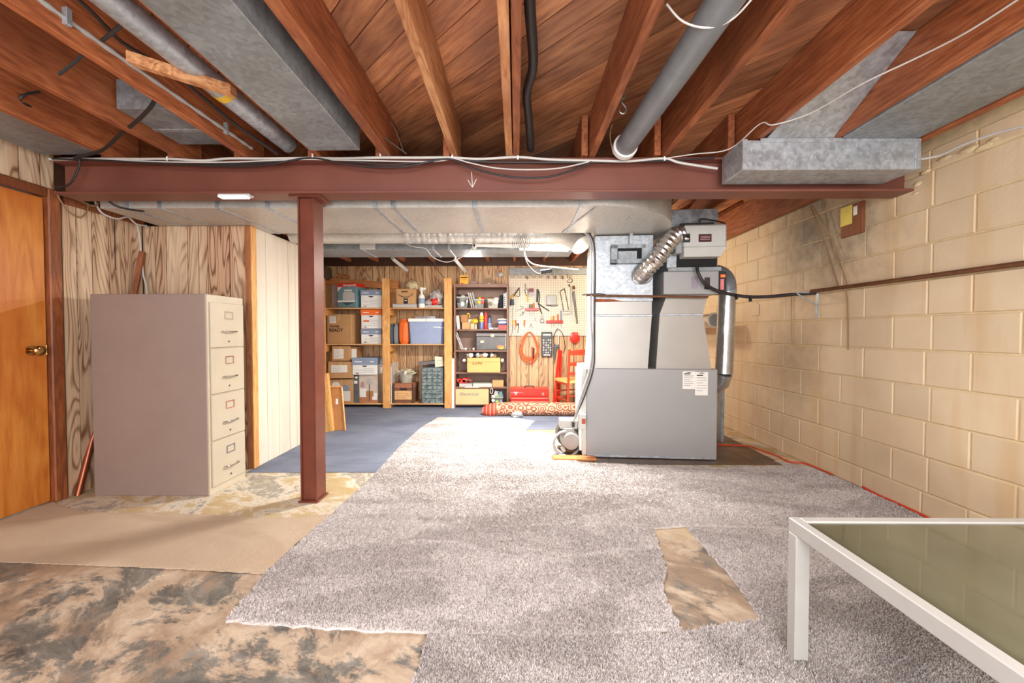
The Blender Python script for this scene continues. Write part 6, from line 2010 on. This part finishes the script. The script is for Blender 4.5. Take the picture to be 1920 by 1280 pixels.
tool('hex_hook', 'open steel frame clamp hanging high on the pegboard', [('loop', M_STEEL, .005, [(1070, 511), (1069, 522), (1064, 526), (1066, 529), (1072, 529), (1073, 524), (1069, 522)]), ('tip', M_BLACK, .010, [(1067, 533), (1068, 537)])])
tool('white_stick', 'thin white stick leaning under the hacksaw', [('stick', M_WHITE, .004, [(1069, 587), (1065, 600), (1061, 612)])], 'stick')
tool('caliper', 'small steel C-shaped clamp beside the first red holder', [('arm', M_LGREY, .008, [(978, 576), (981, 585), (986, 583)]), ('screw', M_STEEL, .004, [(975, 573), (982, 577), (968, 583)]), ('foot', M_STEEL, .005, [(978, 586), (983, 587), (974, 592)])], 'clamp')
tool('pliers', 'orange handled pliers hanging low at the pegboard edge', [('handle', M_OCORD, .012, [(966.5, 600), (968, 611)]), ('jaw', M_STEEL, .006, [(968, 611), (972, 606), (972, 616)]), ('handle', M_OCORD, .006, [(968, 610), (965, 618)])])
tool('screwdriver', 'yellow handled screwdriver hanging at the pegboard edge', [('handle', M_YEL, .011, [(962, 600), (962, 609)]), ('shaft', M_STEEL, .003, [(962, 609), (961, 625)])], 'screwdriver')
tool('pliers', 'thin steel needle pliers beside the orange pliers', [('jaw', M_STEEL, .005, [(971, 606), (972, 613)]), ('handle', M_OLIVE, .005, [(972, 612), (971, 624)])])
tool('putty_knife', 'orange handled knife hanging alone on the pegboard', [('handle', M_ORANGE, .012, [(983.5, 600), (983, 609)]), ('tip', M_STEEL, .006, [(983, 609), (982.5, 613)])], 'knife')
tool('compass', 'small steel drawing compass on the pegboard', [('leg', M_STEEL, .003, [(996, 607), (993, 614)]), ('leg', M_STEEL, .003, [(996, 607), (999, 615)])])
tool('hex_key', 'small hex key hanging above the compass', [('key', M_STEEL, .003, [(1003, 595), (1003.5, 602)])])
x, z = U(1016.5, 597, PY - .03)
t = thing('paint_brush', (x, PY - .02, z - .05), 'pale tool with a dark square head between the red holders', 'tool')
MB().cbox(x - .028, x + .028, PY - .03, PY - .002, z - .06, z - .01, .004).build('head', M_STEEL, t)
MB().blob((x, PY - .015, z + .02), (.022, .012, .035), 2, .2, 8).build('grip', M_CREAM, t, True)
# orange cord coil
t = thing('cord_coil', pt(993, 630), 'coiled orange extension cord hanging below the pegboard', 'cord')
random.seed(3)
for i in range(7):
    cx_, cy_ = 993 + random.uniform(-1.5, 1.5), 652 + i * .7
    rx_, ry_ = 12 + random.uniform(-1.5, 5), 25 + random.uniform(-2, 5)
    cyt = 622
    pts = []
    for k in range(17):
        th = 2 * PI * k / 16
        pts.append((cx_ + rx_ * math.sin(th) * (1 - .35 * math.cos(th)), cyt + ry_ - ry_ * math.cos(th)))
    MB().tube([pt(a, b, .012 + .006 * i) for a, b in pts], .0055, 6, 2).build('cord_loop', M_OCORD, t, True)
MB().tube([pt(998, 650, .05), pt(998, 685, .05)], .009, 6).build('cord_tail', M_RCORD, t, True)
MB().tube([pt(1001, 652, .055), pt(1000, 672, .055)], .010, 6).build('plug_end', M_BLACK, t, True)
# bit set case
a0_, a1_, b0_, b1_ = rect(1015.5, 622, 1035.5, 668, PY - .04)
t = thing('socket_set_case', ((a0_ + a1_) / 2, PY - .02, b0_), 'dark grey socket set case hanging upright under the pegboard', 'case')
MB().cbox(a0_, a1_, PY - .045, PY - .001, b0_, b1_, .008).build('case_body', plain('charcoal_case', (72, 74, 76), .4), t)
MB().box(a0_ + .02, a1_ - .02, PY - .047, PY - .045, b1_ - .055, b1_ - .03).build('grip_slot', M_LGREY, t)
for r_i in range(6):
    for c_i, fx_ in enumerate((.18, .42, .62, .82)):
        x = a0_ + (a1_ - a0_) * fx_
        z = b0_ + .045 + r_i * .036
        MB().cbox(x - .010, x + .010, PY - .050, PY - .045, z, z + .024, .002).build('socket', M_LGREY if (r_i + c_i) % 3 else M_STEEL, t)
MB().box(a0_ + .03, a1_ - .03, PY - .047, PY - .045, b0_ + .012, b0_ + .028).build('case_print', M_WHITE, t)
# hanging power tool with cord loop
t = thing('power_drill', pt(1045, 650, .05), 'grey drill hanging by its cord beside the socket set case', 'drill')
MB().tube([pt(1046, 616, .03), pt(1040, 625, .03), (pt(1038, 640, .03)), pt(1042, 648, .04), pt(1048, 650, .05)], .005, 6, 4).build('power_cord', M_BLACK, t, True)
MB().tube([pt(1046, 616, .03), pt(1054, 624, .03), pt(1058, 638, .03), pt(1059, 652, .03), pt(1056, 662, .03)], .005, 6, 4).build('power_cord', M_BLACK, t, True)
MB().tube([pt(1046, 608, .02), pt(1047, 624, .02), pt(1047, 645, .03)], .007, 6).build('hanging_strap', M_WHITE, t, True)
MB().tube([pt(1038, 650, .06), pt(1048, 649, .06)], .024, 10).build('drill_body', plain('drill_grey', (92, 98, 108), .4), t, True)
MB().tube([pt(1042, 651, .06), pt(1040, 664, .06), pt(1039, 676, .06)], [.022, .018, .014], 10).build('drill_handle', plain('drill_grey', (92, 98, 108)), t, True)
# red reel
x, z = U(1078, 634, PY - .05)
t = thing('chalk_reel', (x, PY - .03, z - .07), 'round red reel on the panelling at the pegboard corner', 'reel')
MB().lathe((x, PY - .005, z), [(.068, 0), (.072, -.01), (.072, -.035), (.05, -.042), (.045, -.05), (.012, -.052)], 24, 'Y').build('reel_body', M_RED, t, True)
MB().tube([(x - .045, PY - .03, z + .066), (x - .03, PY - .03, z + .078), (x + .03, PY - .03, z + .078), (x + .045, PY - .03, z + .066)], .008, 6, 3).build('reel_handle', M_RED, t, True)

# ================================================================== TOOLBOX, CHAIRS, RUG
TYY = 5.45
a0, a1, b0, b1 = rect(957, 729, 1029, 768, TYY)
tb = thing('toolbox', ((a0 + a1) / 2, 5.58, 0), 'red metal toolbox with three drawers against the panelling', 'toolbox')
zt = b1
MB().cbox(a0, a1, TYY, TYY + .25, .0045, zt - .10, .004).build('chest_body', M_RED, tb)
MB().cbox(a0 - .003, a1 + .003, TYY - .003, TYY + .253, zt - .098, zt, .006).build('chest_lid', M_RED, tb)
dz = (zt - .11 - .05) / 3
for i in range(3):
    z0 = .055 + i * dz
    dr_ = MB().cbox(a0 + .008, a1 - .008, TYY - .006, TYY, z0, z0 + dz - .012, .002).build('drawer', M_RED, tb)
    MB().cbox(a0 + .012, a1 - .012, TYY - .014, TYY - .006, z0 + dz - .026, z0 + dz - .014, .002).build('drawer_pull', plain('pale_red_metal', (236, 150, 136), .25, .3), dr_)
for fx_ in (.85,):
    x = a0 + (a1 - a0) * fx_
    MB().cbox(x - .014, x + .014, TYY - .012, TYY - .003, zt - .10, zt - .045, .002).build('latch', M_CHROME, tb)
x = a0 + (a1 - a0) * .14
mm = MB()
mm.xzprism([(x - .028, zt - .035), (x - .006, zt - .035), (x, zt - .05), (x + .006, zt - .035), (x + .028, zt - .035), (x + .004, zt - .088), (x - .004, zt - .088)], TYY - .006, TYY - .003)
mm.build('emblem', M_FLUE, tb, label='silver V-shaped emblem')
MB().box(x - .07, x + .10, TYY - .0045, TYY - .003, zt - .052, zt - .048).build('brand_strip', M_FLUE, tb)
MB().box(a1 - .11, a1 - .02, TYY - .0075, TYY - .005, .028, .05).build('brand_plate', M_WHITE, tb)
MB().tube([((a0 + a1) / 2 - .06, TYY + .12, zt), ((a0 + a1) / 2 - .055, TYY + .12, zt + .022), ((a0 + a1) / 2 + .055, TYY + .12, zt + .022), ((a0 + a1) / 2 + .06, TYY + .12, zt)], .007, 6, 3).build('carry_handle', M_BLACK, tb, True)


def chair(x, y, rz, label, sc=1.0, lean=None):
    """folded-back ladder chair with a rush seat"""
    t = thing('ladder_chair', (x, y, .004), label, 'chair', 'orange-red wooden chairs')
    T = Matrix.Translation((x, y, .004)) @ Matrix.Rotation(rz, 4, 'Z') @ Matrix.Scale(sc, 4)

    def m():
        q = MB()
        q.T = T
        return q
    w2 = .20
    for s in (-1, 1):
        m().tube([(s * w2, -.19, 0), (s * w2, -.20, .45), (s * w2, -.13 - .1, .88)], .016, 8, 3).build('back_post', M_REDC, t, True)
        m().tube([(s * w2, .19, 0), (s * w2, .19, .44)], .016, 8).build('front_leg', M_REDC, t, True)
        m().tube([(s * w2, -.19, .18), (s * w2, .19, .18)], .009, 6).build('side_stretcher', M_REDC, t, True)
        m().tube([(s * w2, -.19, .40), (s * w2, .19, .40)], .012, 6).build('side_rail', M_REDC, t, True)
    for z in (.14, .24):
        m().tube([(-w2, -.192, z), (w2, -.192, z)], .009, 6).build('stretcher', M_REDC, t, True)
        m().tube([(-w2, .19, z + .03), (w2, .19, z + .03)], .009, 6).build('stretcher', M_REDC, t, True)
    for z, h in ((.80, .075), (.655, .06), (.53, .05)):
        n = 8
        vs, fs = [], []
        for i in range(n + 1):
            u = -w2 + 2 * w2 * i / n
            yb_ = -.215 - (z - .5) * .03 - .02 * math.sin(PI * i / n)
            top_ = z + h * (.75 + .25 * math.sin(PI * i / n))
            vs += [(u, yb_, z), (u, yb_ - .014, z), (u, yb_ - .014, top_), (u, yb_, top_)]
        for i in range(n):
            for k in range(4):
                fs.append((i * 4 + k, i * 4 + (k + 1) % 4, (i + 1) * 4 + (k + 1) % 4, (i + 1) * 4 + k))
        fs += [(3, 2, 1, 0), (n * 4, n * 4 + 1, n * 4 + 2, n * 4 + 3)]
        m().add(vs, fs).build('back_slat', M_REDC, t)
    st_ = m()
    st_.hexa([(-.215, -.2, .42), (.215, -.2, .42), (.215, .21, .42), (-.215, .21, .42)], [(-.205, -.19, .455), (.205, -.19, .455), (.205, .2, .455), (-.205, .2, .455)])
    st_.build('rush_seat', plain('rush_seat_straw', (226, 184, 110), .7, 0, .1, 60, .4, 120), t)
    return t


chair(U(1079, 760, 5.32)[0] - .0, 5.42, 0.35, 'orange-red ladder-back chair with rush seat partly behind the furnace', .95)
chair(U(1345, 700, 5.3)[0] - .02, 5.35, 0.15, 'red chair glimpsed between the return plenum and the flue pipe', .95)
# folded red chair leaning beside
fc_ = thing('folding_chair', (U(1042, 760, 5.7)[0], 5.6, .004), 'dark red folded chair leaning on the panelling behind the ladder-back chair', 'chair')
pA = [P3(1049, 656, 5.75), P3(1037, 764, 5.45)]
pA[1].z = .02
MB().tube(pA, .018, 4).build('back_post', M_RED, fc_)
pB = [P3(1052, 657, 5.78), P3(1047, 764, 5.6)]
pB[1].z = .02
MB().tube(pB, .018, 4).build('back_post', M_RED, fc_)
MB().tube([pA[0].lerp(pA[1], .3), pB[0].lerp(pB[1], .35)], .01, 4).build('stretcher', M_RED, fc_)
MB().add([pA[0].lerp(pA[1], .55), pB[0].lerp(pB[1], .55), pB[0].lerp(pB[1], .95), pA[0].lerp(pA[1], .95)] + [p + Vector((0, .015, 0)) for p in (pA[0].lerp(pA[1], .55), pB[0].lerp(pB[1], .55), pB[0].lerp(pB[1], .95), pA[0].lerp(pA[1], .95))], [(0, 1, 2, 3), (7, 6, 5, 4), (0, 4, 5, 1), (1, 5, 6, 2), (2, 6, 7, 3), (3, 7, 4, 0)]).build('seat', M_RED, fc_)
# rolled rug
ry = 5.12
ra, _ = U(905, 780, ry)
rb_, _ = U(1090, 780, ry)
rg = thing('rolled_rug', ((ra + rb_) / 2, ry, .004), 'rolled patterned rug lying before the toolbox', 'rug')
rad = .083
MB().tube([(ra, ry + .02, .05), (ra + .08, ry + .015, .062), (ra + .22, ry + .005, rad), (ra + .5, ry, rad + .003), (rb_ + .25, ry - .01, rad + .003)], 0, 28, 10, rfun=lambda t: (.045 + (rad - .045) * min(1, t * 4)) * (1 + .015 * math.sin(t * 60))).build('rug_roll', M_RUG, rg, True)
x, _ = U(970, 785, 5.0)
tag(MB().blob((x, 5.0, .035), (.07, .04, .035), 5, .6, 10, 2).build('plastic_scrap', plain('clear_film', (200, 204, 204)), None, True), 'crumpled clear plastic scrap lying against the rolled rug', 'scrap')
